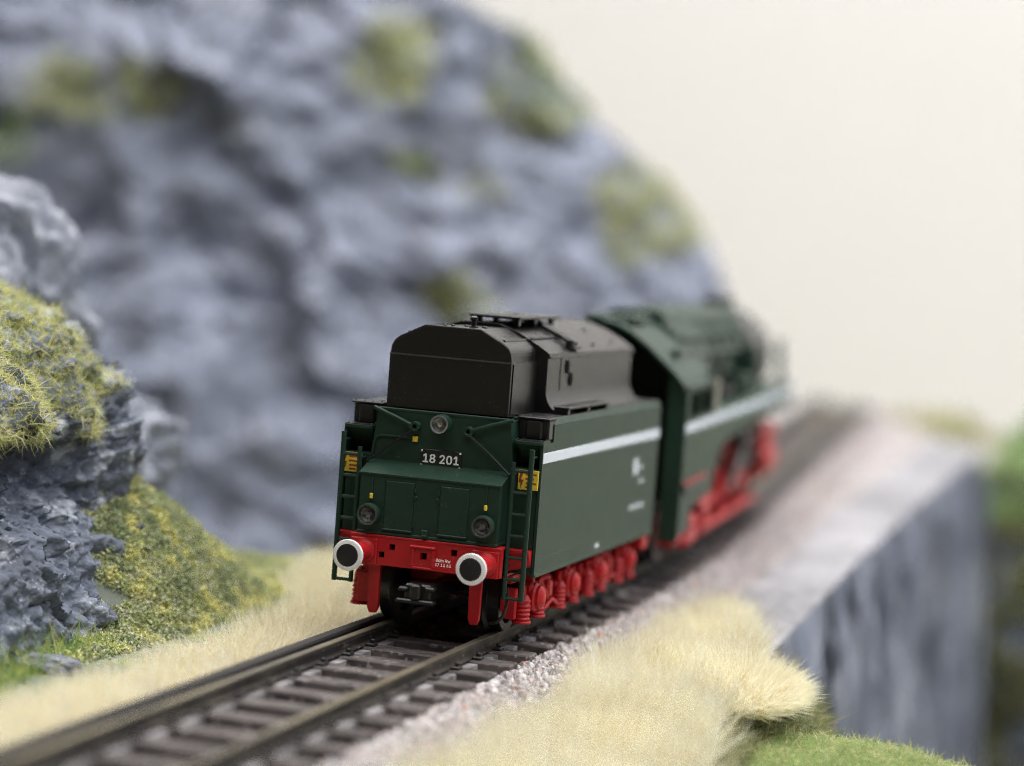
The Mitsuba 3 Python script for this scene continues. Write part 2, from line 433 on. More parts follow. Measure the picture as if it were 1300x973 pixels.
# corner notches, platforms, ladders and warning plates
for s in (-1, 1):
    MR = (lambda m: m) if s > 0 else mirror
    wedge = hull([(11.9, 6.2, 31.2), (11.9, 10.3, 31.2), (16.4, 6.2, 31.2), (16.4, 10.3, 31.2), (15.2, 10.3, 27.0), (13.0, 10.3, 27.0), (12.6, 8.8, 28.5), (14.9, 8.8, 28.5)])
    c = [(12.1 + 0.0, 10.2)] + [(14.2 - 2.4 * math.cos(a), 6.2 - 1.5 * math.sin(a)) for a in np.linspace(0, math.pi, 16)] + [(16.5, 10.2)]
    k = P('corner_platform', MR(prism(c, 2, 31.15, 31.6)), 'green_paint')
    part(k, 'bracket', MR(wedge), 'green_paint')
    part(k, 'bolts', MR(cat(*[cyl((x, y, 31.55), (0, 0, 1), .2, .28, 8, .06) for x, y in ((12.2, 6.4), (16.1, 6.4), (12.5, 9.0), (16.1, 9.0))])), 'black_paint')
    dk = prism([(12.0, 10.2)] + [(14.4 - 2.2 * math.cos(a), 6.5 - 1.1 * math.sin(a)) for a in np.linspace(0.2, math.pi - .2, 14)] + [(16.3, 10.2)], 2, 31.6, 31.72)
    part(k, 'deck', MR(dk), 'black_paint')
    b = P('corner_box', MR(cat(bx(11.3, 16.4, 9.2, 13.0, 31.6, 34.85, .2), bx(12.6, 15.4, 8.6, 9.6, 31.6, 34.8, .5))), 'black_paint')
    part(b, 'cover', MR(bx(11.2, 16.55, 8.5, 13.0, 34.8, 35.2, .12)), 'black_paint')
    part(b, 'bolts', MR(cat(*[cyl((x, y, 35.1), (0, 0, 1), .2, .25, 8, .06) for x, y in ((11.7, 9.0), (13.2, 9.1), (14.6, 9.0), (16.1, 9.1), (12.4, 11.5))])), 'black_paint')
    P('rear_frame', MR(hull([(12.2, 4.2, 14.5), (16.0, 4.2, 14.5), (12.2, 4.2, 12.2), (16.0, 4.8, 13.2), (12.2, 6.2, 14.5), (16.0, 6.2, 14.5), (12.2, 6.2, 10.9), (16.0, 6.2, 11.9)])), 'red_paint')
    sg = P('warning_sign', MR(bx(13.1, 16.35, 5.2, 5.55, 24.0, 27.1, .05)), 'sign_yellow', label='yellow high voltage warning plate behind the ' + ('right' if s > 0 else 'left') + ' ladder')
    zz = [(13.35, 26.9), (13.95, 26.9), (13.6, 25.6), (14.0, 25.6), (13.55, 24.1), (13.6, 25.1), (13.25, 25.1)]
    off = 0 if s > 0 else -29.45
    part(sg, 'holder', MR(bx(14.4, 15.0, 5.5, 6.5, 24.8, 26.2, .1)), 'green_paint')
    part(sg, 'bolt_symbol', trimesh.Trimesh(*(lambda m: (np.array(m.vertices) + [off, 0, 0], m.faces))(prism(zz, 1, 5.1, 5.22)), process=False), 'sign_red')
    bars = [bx(x0 + off, x1 + off, 5.1, 5.22, z, z + .3, .03) for x0, x1, z in ((14.3, 16.1, 26.3), (14.3, 15.7, 25.6), (14.4, 16.15, 24.9), (14.4, 15.5, 24.3))]
    part(sg, 'lettering', cat(*bars), 'sign_red')
    ld = P('ladder', MR(cat(tube([(15.6, 3.4, 6.7), (15.6, 3.4, 30.5)], .42, 10),
                            tube([(12.75, 3.4, 6.7), (12.75, 3.4, 28.3)], .36, 10), tube([(15.6, 3.4, 29.2), (15.6, 6.4, 29.2)], .2, 8), tube([(12.75, 3.4, 26.5), (12.75, 6.4, 26.5)], .2, 8), tube([(15.6, 3.4, 14), (15.6, 6.5, 14)], .2, 8), tube([(12.75, 3.4, 14), (12.75, 6.5, 14)], .2, 8))), 'green_paint')
    for z in (27.0, 23.6, 20.2, 16.8, 13.4, 10.0, 7.0):
        part(ld, 'rung', MR(tube([(12.7, 3.4, z), (15.7, 3.4, z)], .27, 8)), 'green_paint')

# buffer beam and buffers
holes = unary_union([sbox(-5.9, 12.75, -4.95, 13.7), sbox(-7.6, 11.4, -6.65, 12.35), sbox(-.5, 11.9, .5, 12.9), sbox(4.3, 12.9, 5.3, 13.9)])
beam = P('buffer_beam', prism(sbox(-12.5, 10.2, 12.5, 14.7).difference(holes), 1, 1.2, 2.4), 'red_paint')
part(beam, 'beam_back', bx(-12.4, 12.4, 2.42, 4.5, 10.3, 14.75, .1), 'hole_black')
part(beam, 'beam_top', bx(-12.5, 12.5, 1.0, 4.6, 14.55, 14.95, .1), 'red_paint')
hook = prism(sbox(-2.2, 10.3, 1.9, 14.1).difference(sbox(-.55, 11.85, .55, 12.95)), 1, .75, 1.25)
part(beam, 'hook_plate', cat(hook, bx(-2.3, 2.0, .3, 1.3, 13.6, 14.0, .12), bx(-2.0, 1.7, .5, 1.3, 10.3, 10.7, .1), bx(-2.0, -1.55, .45, 1.3, 10.7, 13.6, .1), bx(1.35, 1.8, .45, 1.3, 10.7, 13.6, .1)), 'red_paint')
part(beam, 'rivets', cat(*[cyl((x, 1.22, z), (0, -1, 0), .13, .16, 8, .05) for x in (-12.1, -8.1, 8.1, 12.1) for z in (10.7, 12.1, 13.3, 14.2)], *[cyl((-2 + .5 * i, .35, 13.8), (0, -1, 0), .13, .14, 8, .05) for i in range(8)]), 'red_paint')
part(beam, 'white_text', cat(on_rear(text('8dm Rw', .46, .08, True), 3.15, 1.2, 12.0), on_rear(text('27 11 61', .46, .08, True), 3.15, 1.2, 11.3)), 'letter_white')
part(beam, 'corner_patch', cat(*[bx(s * 10.05 - 2.2, s * 10.05 + 2.2, .8, 1.25, 10.1, 14.3, .15) for s in (-1, 1)]), 'red_paint')
for s in (-1, 1):
    x = s * 10.05
    bf = P('buffer', lathe([(0, 0), (2.0, 0), (1.95, .5), (1.55, .8), (1.5, 4.2), (1.35, 4.4), (1.0, 4.5), (1.0, 6.4), (0, 6.4)], (x, .9, 12.2), (0, -1, 0), 32), 'red_paint')
    part(bf, 'head', lathe([(0, 6.2), (2.2, 6.3), (2.44, 6.6), (2.46, 6.95), (2.38, 7.08), (1.76, 7.2), (0, 7.2)], (x, .9, 12.2), (0, -1, 0), 48), 'white_paint')
    part(bf, 'face', lathe([(1.78, 7.1), (1.78, 7.24), (1.7, 7.3), (.9, 7.42), (0, 7.45)], (x, .9, 12.2), (0, -1, 0), 40), 'buffer_face')
    xi = s * 8.4
    P('guard_iron', cat(hull([(xi - 1.0, 2.0, 10.4), (xi + 1.0, 2.0, 10.4), (xi - 1.0, 2.9, 10.4), (xi + 1.0, 2.9, 10.4), (xi - .85, 2.2, 3.2), (xi + .85, 2.2, 3.2), (xi - .85, 3.1, 3.2), (xi + .85, 3.1, 3.2), (xi - .5, 2.25, 2.4), (xi + .5, 2.25, 2.4), (xi - .5, 3.05, 2.4), (xi + .5, 3.05, 2.4)])), 'red_paint')
# coupler pocket
cp = P('coupler', cat(bx(-2.2, 2.2, -1.0, 6, 5.6, 8.2, .3), bx(-3.1, 3.1, -2.2, -.4, 5.2, 5.9, .25), bx(-.8, .8, -2.4, -.6, 5.8, 8.3, .3), bx(1.3, 3.0, -1.8, -.2, 7.2, 8.0, .25), bx(-3.0, -1.4, -1.8, -.2, 6.9, 7.7, .25)), 'black_metal')
part(cp, 'bracket', bx(-1.6, 1.6, 5, 17, 5.4, 7.6, .3), 'black_metal')
P('brake_hose', tube([(13.0, 4.2, 8.6), (13.3, 3.6, 6.2), (13.0, 3.2, 4.2), (11.8, 3.4, 3.0), (10.4, 4.4, 2.6)], .28, 8), 'black_paint')
P('underframe', cat(bx(-12.4, 12.4, 4.6, 79, 10.0, 10.6, .2), bx(-7.3, 7.3, 16, 79, 4.5, 9.6, .4)), 'red_paint')
P('side_girder', cat(bx(11.2, 12.6, 8, 79, 8.6, 10.1, .2), bx(-12.6, -11.2, 8, 79, 8.6, 10.1, .2)), 'red_paint')

# bogies
for b, ya in enumerate((15.0, 53.5)):
    for s in (-1, 1):
        MR = (lambda m: m) if s > 0 else mirror
        bg = P('bogie_side', MR(cat(prism([(ya - 7, 4.2), (ya - 4, 3.6), (ya + 24.5, 3.6), (ya + 27.5, 4.2), (ya + 27.5, 6.4), (ya + 14, 7.6), (ya + 6.5, 7.6), (ya - 7, 6.4)], 0, 10.9, 12.0),
                                    bx(11.2, 13.4, ya - 7, ya - 6, 3.0, 8.0, .2), bx(11.2, 13.4, ya + 26.5, ya + 27.5, 3.0, 8.0, .2), bx(12, 13.2, ya + 7, ya + 13.5, 4.6, 8.2, .3))), 'red_paint')
        for ax in (ya, ya + 20.5):
            bxx = cat(bx(11.8, 14.6, ax - 2.1, ax + 2.1, 3.9, 8.4, .5), lathe([(2.3, 0), (2.3, .5), (1.9, .8), (1.9, 1.3), (1.3, 1.8), (.6, 2.0), (0, 2.0)], (14.2, ax, 6.0), (1, 0, 0), 24), bx(12, 13.8, ax - 5.6, ax + 5.6, 5.9, 6.7, .3), bx(11.9, 14.2, ax - .5, ax + .5, 8.2, 10.2, .2))
            part(bg, 'axle_box', MR(bxx), 'red_paint')
            for dy in (-4.1, 4.1):
                part(bg, 'coil_spring', MR(cat(spring((13.7, ax + dy), 1.35, 2.6, 5.4, 4), lathe([(1.2, 5.4), (1.3, 5.9), (.9, 6.6), (.45, 6.9), (.4, 8.3), (0, 8.3)], (13.7, ax + dy, 0), (0, 0, 1), 18), cyl((13.7, ax + dy, 2.2), (0, 0, 1), 1.55, .45, 20))), 'red_paint')
        part(bg, 'brake_hanger', MR(cat(tube([(13, ya + 6.6, 8), (14.0, ya + 8, 5.6), (13.6, ya + 10.4, 3.0)], .45, 8), bx(12, 14.2, ya + 9.4, ya + 11.6, 4.6, 7.6, .4), tube([(14.4, ya + 6, 3.4), (14.6, ya + 10, 4.6), (14.4, ya + 14, 3.2)], .3, 8))), 'red_paint')


def wheel(parent, c, r, m, tyre='black_metal', spokes=0, w=2.8, place=True):
    x, y, z = c
    if parent == LO_KEY:
        x /= WIDE
    s = 1 if x > 0 else -1
    rim = [(r * .78, 0), (r + .9, 0), (r + .95, .45), (r + .1, .8), (r, 1.0), (r - .08, w), (r * .78, w), (r * .78, 0)]
    k = part(parent, 'wheel', lathe(rim, (x - s * w / 2, y, z), (s, 0, 0), 48), tyre)
    if spokes:
        sp = [cyl((x - s * w / 2, y, z), (s, 0, 0), r * .24, w + .4, 20), cyl((x - s * w / 2, y, z), (s, 0, 0), r * .79, w * .55, 32)]
        for i in range(spokes):
            a = 2 * math.pi * i / spokes
            sp.append(tube([(x, y + .15 * r * math.cos(a), z + .15 * r * math.sin(a)), (x, y + .8 * r * math.cos(a), z + .8 * r * math.sin(a))], [.9 * r / 13, .6 * r / 13], 6))
        part(k, 'spokes', cat(*sp), m)
    else:
        part(k, 'disc', cat(cyl((x - s * .6, y, z), (s, 0, 0), r * .8, 1.1, 32), cyl((x - s * w / 2, y, z), (s, 0, 0), r * .25, w, 20)), m)
    return k


for y in (15.0, 35.5, 53.5, 74.0):
    for s in (-1, 1):
        wheel(TD, (s * 8.75, y, 5.75), 5.75, 'black_metal')
    P('axle', tube([(-8.6, y, 5.75), (8.6, y, 5.75)], .9, 12), 'black_metal')
P('front_frame', cat(bx(-12, 12, 79, 86, 7, 13, .3), bx(-3, 3, 84, 92, 7, 9, .3)), 'black_metal')
P('front_step', cat(bx(12.5, 16.2, 78.5, 83.0, 7.4, 10.1, .4)), 'red_paint')

# coal box
prof_n = [(-10.1, 34.9), (-10.1, 43.35), (-9.9, 43.4), (-9.85, 44.6), (-9.4, 45.5), (-8.6, 46.15), (-4.6, 48.2), (4.6, 48.2), (8.6, 46.15), (9.4, 45.5), (9.85, 44.6), (9.9, 43.4), (10.1, 43.35), (10.1, 34.9)]
cb = P('coal_box', prism(prof_n, 1, 7.0, 21.5), 'black_paint', smooth=40)
part(cb, 'seam_rim', cat(tube([(-10.15, 6.95, 43.3), (10.15, 6.95, 43.3)], .2, 8), bx(-10.15, -9.75, 6.85, 7.2, 34.9, 43.2, .08), bx(9.75, 10.15, 6.85, 7.2, 34.9, 43.2, .08)), 'black_paint')
edge = [(-10, 43.4)] + prof_n[3:-3] + [(10, 43.4)]
part(cb, 'end_rim', tube([(x, 7.05, z) for x, z in edge], .13, 6), 'black_paint')
flare = [(12.0 + (1 - math.cos(a)) * 3.6, 38.7 - math.sin(a) * 3.7) for a in np.linspace(0, math.pi / 2, 10)]
half = [(0, 49.0), (3.2, 48.9), (7.0, 47.6), (10.3, 45.9), (12.2, 44.7), (12.2, 44.2), (12.0, 44.1)] + flare
wide = Polygon(half + [(-x, z) for x, z in half[::-1]])
P('coal_bunker', prism(wide, 1, 21.0, 76.0), 'black_paint', smooth=35)
prof_t = [(-9.7, 44.9), (-9.35, 45.55), (-8.6, 46.2), (-4.6, 48.25), (4.6, 48.25), (8.6, 46.2), (9.35, 45.55), (9.7, 44.9)]
top_poly = Polygon(prof_t + [(x, z - .35) for x, z in prof_t[::-1]])
P('box_roof', prism([(x * 1.012, z + .06) for x, z in top_poly.exterior.coords], 1, 7.2, 21.0), 'black_paint', smooth=35)
for s in (1, -1):
    P('box_side_plate', bx(*sorted((s * 10.1, s * 10.3)), 7.8, 21.0, 35.2, 43.2, .05), 'black_paint')
P('side_ribs', cat(*[bx(12.0, 12.15, y, y + .3, 38.6, 44.2, .04) for y in (28.5,)], bx(12.15, 12.4, 21, 76, 43.9, 44.4, .1)), 'black_paint')
P('vent_hole', cat(lathe([(0, 0), (1.1, 0), (1.15, .22), (0, .22)], (12.0, 32.5, 42.3), (1, 0, 0), 18), lathe([(0, 0), (1.1, 0), (1.15, .22), (0, .22)], (12.0, 34.9, 40.2), (1, 0, 0), 18)), 'hole_black')
P('step_bench', cat(bx(13.6, 16.3, 20.5, 46.5, 36.0, 36.45, .12), bx(13.7, 16.1, 20.6, 22.0, 35.1, 36.0, .1), bx(13.7, 16.1, 45, 46.3, 35.1, 36.0, .1), bx(13.7, 16.1, 33, 34.2, 35.1, 36.0, .1)), 'black_paint')
# hatches, bars and fittings on the coal box roof
P('roof_hatch', cat(bx(-2.6, 6.2, 23, 47, 49.75, 50.25, .12), *[bx(x, x + .9, y, y + 1.4, 48.6, 49.8, .1) for x in (-2.0, 4.6) for y in (24.5, 34, 44.5)]), 'black_paint')
P('roof_seam', tube([(8.0, 9, 46.6), (8.0, 21, 46.6), (8.6, 21.6, 46.95), (8.6, 44, 46.95)], .28, 8), 'black_paint')
rod = [(2.5, 37.0, 49.7), (6.0, 36.6, 48.7), (9.5, 36.2, 47.2), (11.8, 36, 46.0)]
P('hatch_bar', cat(tube(rod, .42, 10), tube([(x, y + 2.2, z) for x, y, z in rod], .42, 10), *[cyl((x, 35.0, z - .9), (0, 0, 1), .7, 1.7, 14) for x, z in ((2.2, 49.6), (11.5, 46.0))], bx(10.6, 12.4, 35, 39.5, 45.2, 45.8, .1)), 'black_paint')
P('roof_knob', cat(lathe([(.75, 0), (.75, .3), (.45, .4), (.45, 1.2), (.62, 1.3), (.62, 1.75), (.3, 1.95), (0, 2.0)], (1.8, 12.0, 48.2), (0, 0, 1), 16)), 'black_paint')
P('roof_bolts', cat(*[lathe([(.3, 0), (.3, .3), (.15, .45), (0, .45)], (x, y, z), (0, 0, 1), 10) for x, y, z in ((-2.2, 9.5, 48.2), (-1.2, 10.5, 48.2), (.4, 12.6, 48.2), (3.2, 13, 48.2), (3.9, 12, 48.2), (-7.6, 8.6, 46.7), (-7.0, 9.4, 47.0), (11.0, 52, 45.5), (7, 60, 47.6), (10.6, 66, 45.8))]), 'black_paint')

# ================================================================== THE LOCOMOTIVE (its own frame: x right, y forward from the back of the cab)
LO = 'steam_locomotive'
tag(LO, 'dark green steam locomotive with white waist stripe and red running gear, ahead of the tender', 'locomotive')
PHI = -0.068
WIDE = 1.045
PLACE[LO] = trimesh.transformations.translation_matrix([.5, 96.0, 0]) @ trimesh.transformations.rotation_matrix(-PHI, [0, 0, 1]) @ np.diag([WIDE, 1.025, 1, 1])
Q = lambda n, mesh, m, **k: part(LO, n, mesh, m, **k)

arch = [(-17.0, 36.6), (-16.4, 37.9), (-14.9, 39.6), (-12.6, 41.7), (-9.4, 44.6), (-6.2, 46.9), (-3.2, 48.4), (0, 48.9), (3.2, 48.4), (6.2, 46.9), (9.4, 44.6), (12.6, 41.7), (14.9, 39.6), (16.4, 37.9), (17.0, 36.6)]
Q('cab_roof', prism(arch + [(x, z - .9) for x, z in arch[::-1]], 1, -1.0, 37.0), 'green_paint', smooth=40)
Q('roof_vent', cat(bx(-5, 5, 8, 24, 48.2, 49.6, .5), bx(10.5, 13.5, 13, 19, 42.6, 43.6, .3)), 'green_paint')
for s in (-1, 1):
    MR = (lambda m: m) if s > 0 else mirror
    g = Polygon([(.3, 8.5), (13.5, 8.5), (14, 12.5), (33.5, 14), (33.5, 37.3), (.3, 37.3)]).difference(unary_union([sbox(5, 31.6, 15, 36).buffer(.6), sbox(18, 31.6, 29, 36).buffer(.6)]))
    cs = Q('cab_side', MR(prism(g, 0, 16.6, 17.25)), 'green_paint')
    part(cs, 'window_frame', MR(cat(*[prism(sbox(a, 31.0, b, 36.6).buffer(.6).difference(sbox(a + .6, 31.6, b - .6, 36.0).buffer(.6)), 0, 17.2, 17.5) for a, b in ((4.4, 15.6), (17.4, 29.6))])), 'green_paint')
    part(cs, 'cream_upright', MR(tube([(17.9, 32.2, 31), (17.9, 32.2, 37.6)], .6, 8)), 'upright_cream')  # plain cream upright rod at the front of the cab side
    Q('rear_corner_sheet', MR(hull([(13.6, 0, 7.2), (17.2, 0, 7.2), (13.6, .7, 7.2), (17.2, .7, 7.2), (17.0, 0, 36.8), (17.0, .7, 36.8), (14.6, 0, 39.3), (14.6, .7, 39.3), (13.6, 0, 40), (13.6, .7, 40)])), 'green_paint')
    Q('cab_stripe', MR(bx(17.25, 17.38, .3, 33.5, 28.3, 30.0, .04)), 'stripe_white')
    Q('cab_step', MR(cat(bx(14.5, 17.2, 12, 25, 4.8, 8.0, .6), bx(16.3, 17.5, 14, 22, 8, 11.0, .5), bx(13, 16.6, 1, 12, 6.0, 8.4, .5))), 'red_paint')
    Q('foot_rail', MR(bx(17.25, 17.7, 2, 30, 18.1, 18.5, .1)), 'red_paint')
    Q('step_plate', MR(bx(17.2, 17.9, 2, 30, 16.6, 18.0, .1)), 'black_metal')
    sk = [(33.5, 31), (172, 31), (176, 29), (176, 25.6), (96, 24.4), (62, 23.6), (50, 22.4), (44, 19), (40.5, 13.5), (33.5, 13.5)]
    Q('skirt', MR(prism(sk, 0, 16.6, 17.2)), 'green_paint')
    Q('skirt_stripe', MR(bx(17.2, 17.33, 33.5, 175, 28.3, 30.0, .04)), 'stripe_white')
    Q('running_board', MR(bx(9, 17.2, 33.5, 174, 30.6, 31.2, .15)), 'green_paint')
    df = hull([(15.6, 156, 32), (15.6, 171, 32), (14.6, 158, 42.5), (14.6, 170, 42.5), (15.1, 156, 32), (15.1, 171, 32), (14.1, 158, 42.5), (14.1, 170, 42.5)])
    Q('smoke_deflector', MR(df), 'green_paint')
    Q('cylinder', MR(cat(lathe([(0, 0), (4.2, 0), (4.4, .5), (4.4, 17), (4.0, 17.6), (0, 18)], (12.6, 137, 12.4), (0, 1, 0), 28), bx(10, 15.8, 138, 154, 14, 21.6, .8), lathe([(0, 0), (2.2, .3), (2.2, 22), (0, 22.4)], (13.8, 134, 20), (0, 1, 0), 20))), 'red_paint')
    for y in (64.0, 91.5, 119.0):
        wheel(LO, (s * 8.75, y, 13.2), 13.2, 'red_paint', 'steel_tyre', 14)
    for y, r in ((26, 6.6), (139, 6.3), (163, 6.3)):
        wheel(LO, (s * 8.75, y, r), r, 'red_paint', 'steel_tyre', 10)
    Q('coupling_rod', MR(cat(bx(11.2, 13.6, 60, 123, 8.0, 10.6, .4), *[cyl((11.0, y, 9.2), (1, 0, 0), 1.9, 1.4, 18) for y in (64, 91.5, 119)])), 'red_paint')
    Q('connecting_rod', MR(cat(hull([(12.5, 91, 8.4), (12.5, 91, 10.2), (13.3, 91, 8.4), (13.3, 91, 10.2), (12.5, 131, 12.5), (12.5, 131, 14), (13.3, 131, 12.5), (13.3, 131, 14)]), bx(12.6, 14.4, 124, 137, 15.6, 16.8, .2), bx(12.4, 14.6, 129, 133, 11.5, 17, .3))), 'rod_steel')
    Q('valve_gear', MR(cat(tube([(14.5, 91.5, 9.3), (14.8, 97, 15), (14.8, 106, 19)], .8, 8), tube([(14.8, 104, 20), (14.5, 134, 21)], .7, 8), bx(14, 15.4, 102, 107, 14, 23, .5))), 'rod_steel')
    Q('brake_gear', MR(cat(*[bx(10.5, 14.6, y - 1.4, y + 1.4, 3.5, 15, .5) for y in (49.5, 77.8, 105.3)], tube([(14.2, 36, 4.4), (14.2, 132, 4.4)], .9, 8), bx(12.6, 15, 33, 56, 4.4, 8.2, .5), lathe([(0, 0), (2.6, 0), (2.4, 1), (1, 1.6), (0, 1.6)], (14.6, 44, 7), (1, 0, 0), 20))), 'red_paint')
    Q('injector', MR(cat(cyl((14.5, 40, 9.5), (0, 1, 0), 1.6, 9, 16), tube([(14.5, 42, 11), (14.8, 52, 12), (14.6, 60, 18)], .6, 8))), 'red_paint')
Q('backhead', cat(bx(-13, 13, 27, 33, 14, 43, 1), bx(-16.5, 16.5, 1, 33, 13, 14.2, .2), bx(-16.8, 16.8, 32.7, 33.4, 14, 39, .1)), 'black_paint')
Q('cab_rear_gap', cat(bx(-12.5, 12.5, .6, 2, 7, 13, .3)), 'black_metal')
Q('main_frame', bx(-6.2, 6.2, 8, 172, 5.5, 16, .5), 'red_paint')
Q('dark_infill', cat(bx(-7.2, 7.2, 34, 132, 16, 27, .8), bx(-10.5, 10.5, 132.5, 170, 13.5, 25, .8)), 'black_metal')  # black blocks put behind the running gear so the gaps look dark
Q('boiler', cat(lathe([(0, 33), (12.1, 33), (12.1, 62), (11.7, 63), (11.7, 130), (0, 130)], (0, 0, 37.8), (0, 1, 0), 48)), 'green_paint')
ch = [(-6.5, 47.0), (-6.0, 49.2), (-4.6, 50.4), (4.6, 50.4), (6.0, 49.2), (6.5, 47.0)]
Q('top_casing', prism(ch, 1, 36.5, 146), 'green_paint', smooth=40)
Q('boiler_bands', cat(*[lathe([(11.6, y), (12.35, y), (12.35, y + .8), (11.6, y + .8)], (0, 0, 37.8), (0, 1, 0), 48) for y in (45, 63, 80, 97, 114, 129)]), 'green_paint')
Q('smokebox', lathe([(0, 130), (12.1, 130), (12.1, 166), (11.2, 169), (8, 172), (0, 173.5)], (0, 0, 37.8), (0, 1, 0), 48), 'black_paint')
Q('chimney', lathe([(4.6, 0), (3.9, 1.5), (3.7, 3.2), (4.2, 3.8), (3.2, 3.9), (3.0, 1)], (0, 152, 48.6), (0, 0, 1), 28), 'black_paint')
Q('steam_dome', cat(lathe([(5, -2), (4.8, 1.4), (3.6, 2.4), (0, 2.7)], (0, 70, 48.6), (0, 0, 1), 28), lathe([(4.6, -2), (4.4, 1.2), (3.4, 2.2), (0, 2.5)], (0, 98, 48.6), (0, 0, 1), 28), bx(-4.5, 4.5, 76, 92, 48, 50.8, 1)), 'green_paint')
for z, x, r in ((41.5, 12.2, .55), (35.5, 12.6, .5), (45.0, 10.2, .45)):
    Q('boiler_pipe', cat(tube([(x, 36, z), (x + .2, 60, z + .3), (x + .2, 110, z), (x - .2, 128, z - .8)], r, 8)), 'green_paint')
Q('pump', cat(cyl((13.6, 110, 31.2), (0, 0, 1), 2.3, 9, 20), cyl((13.6, 110, 40.2), (0, 0, 1), 1.7, 2.4, 20), cyl((14.0, 84, 31.2), (0, 0, 1), 1.8, 6, 20), bx(12.2, 16, 94, 102, 31.2, 36, .5)), 'green_paint')
Q('pipe_run', cat(tube([(13.6, 110, 36), (15, 100, 35), (14.5, 88, 34), (14.8, 62, 33)], .5, 8), tube([(11, 128, 42), (13, 120, 39), (13.5, 113, 36)], .5, 8), tube([(10.9, 66, 43), (13.2, 70, 38), (13.8, 80, 34)], .5, 8)), 'black_metal')
Q('front_beam', cat(bx(-13, 13, 174, 176.5, 9.5, 15, .3), bx(-15.5, 15.5, 160, 176, 24.5, 31, 1.5)), 'red_paint')
for s in (-1, 1):
    Q('front_buffer', lathe([(0, 0), (1.5, 0), (1.4, 4.5), (2.4, 4.8), (2.4, 5.5), (0, 5.8)], (s * 10.05, 176.5, 12.2), (0, 1, 0), 24), 'black_metal')

# ================================================================== TRACK
R_C, Y_C = 1800.0, 46.0


A_MAX = .094


def track(s):
    """Centre line (x, y) and heading at arc length s: straight up to Y_C, a left-hand curve, then straight on."""
    s = np.asarray(s, float)
    a = np.clip((s - Y_C) / R_C, 0, A_MAX)
    rest = np.maximum(s - Y_C - A_MAX * R_C, 0)
    x = -R_C * (1 - np.cos(a)) + .35 - rest * math.sin(A_MAX)
    y = np.minimum(s, Y_C) + R_C * np.sin(a) + rest * math.cos(A_MAX)
    return x, y, -a


def sweep(prof, s):
    x, y, h = track(s)
    prof = np.array(prof, float)
    k = len(prof)
    v = np.concatenate([np.stack([x + o * np.cos(h), y - o * np.sin(h) * -1 * -1, np.full_like(x, z)], 1)[:, None] for o, z in prof], 1).reshape(-1, 3)
    f = []
    for i in range(len(s) - 1):
        for j in range(k):
            p, q = i * k + j, i * k + (j + 1) % k
            f += [[p, p + k, q + k], [p, q + k, q]]
    m = trimesh.Trimesh(v, f, process=False)
    return m


TR = 'railway_track'
tag(TR, 'single track of dark rails on brown plastic sleepers, running under the train', 'railway track')
S = np.concatenate([np.arange(-190, 46, 20), np.linspace(46, 800, 60)])


def closed(prof, s):
    m = sweep(prof, s)
    if m.volume < 0:
        m.invert()
    return m


for s in (-1, 1):
    c = s * 8.75
    rk = part(TR, 'rail', closed([(c - .55, -.12), (c - .55, -.75), (c - .22, -.95), (c - .22, -1.75), (c - 1.1, -1.95), (c - 1.1, -2.15), (c + 1.1, -2.15), (c + 1.1, -1.95), (c + .22, -1.75), (c + .22, -.95), (c + .55, -.75), (c + .55, -.12)], S), 'rail_side', smooth=False)
    part(rk, 'railhead', closed([(c - .6, -.14), (c - .6, -.02), (c - .48, .06), (c + .48, .06), (c + .6, -.02), (c + .6, -.14)], S), 'rail_top')
    part(TR, 'tie_web', closed([(c - 2.3, -3.4), (c - 2.3, -2.55), (c + 2.5, -2.55), (c + 2.5, -3.4)], S), 'tie_web', smooth=False)
part(TR, 'guard_rail', closed([(-13.4, -2.6), (-13.4, -.4), (-13.1, -.1), (-11.5, -.1), (-11.2, -.4), (-11.2, -2.6)], S), 'guard_black', smooth=False, label='black guard rail outside the left rail')

sl = bx(-16.4, 16.4, -2.15, 2.15, -4.9, -2.2, .22)
v = np.array(sl.vertices)
ch = []
for s in (-1, 1):
    c = s * 8.75
    for o in (-1.75, 1.75):
        ch += [bx(c + o - .7, c + o + .7, -1.0, 1.0, -2.22, -1.65, .2), cyl((c + o * 1.05, 0, -1.6), (0, 0, 1), .42, .5, 8)]
sl_ply = mikit.ply(trimesh.Trimesh(v * MM, sl.faces, process=False), 'sleeper_plastic', smooth=False)
chm = cat(*ch)
ch_ply = mikit.ply(trimesh.Trimesh(np.array(chm.vertices) * MM, chm.faces, process=False), 'chair_black', smooth=False)
for i, sv in enumerate(np.arange(-148.6, 780, 10.5)):
    x, y, h = track(sv)
    tw = T().translate([float(x) * MM, float(y) * MM, 0]).rotate([0, 0, 1], math.degrees(-float(h)) + float(rng.normal(0, .25)))
    k = key_of(f'{TR}__sleeper')
    scene[k] = {**sl_ply, 'to_world': tw}
    scene[k + '__rail_chairs'] = {**ch_ply, 'to_world': tw}

# ================================================================== GROUND
def grid(U, V, fn):
    u, v = np.meshgrid(U, V, indexing='ij')
    p = fn(u, v).reshape(-1, 3)
    n, m = len(U), len(V)
    idx = np.arange(n * m).reshape(n, m)
    a, b, c, d = idx[:-1, :-1].ravel(), idx[1:, :-1].ravel(), idx[1:, 1:].ravel(), idx[:-1, 1:].ravel()
    return trimesh.Trimesh(p, np.vstack([np.stack([a, b, c], 1), np.stack([a, c, d], 1)]), process=False)


def F(p, scale, octaves=4, seed=0):
    return meshkit.fbm(np.asarray(p, float) / scale, octaves, seed)


def ridged(p, scale, octaves=4, seed=0):
    out = 0
    for o in range(octaves):
        out = out + .5 ** (o + 1) * (1 - np.abs(2 * meshkit.noise(np.asarray(p, float) / scale * 2 ** o, seed + o) - 1))
    return out


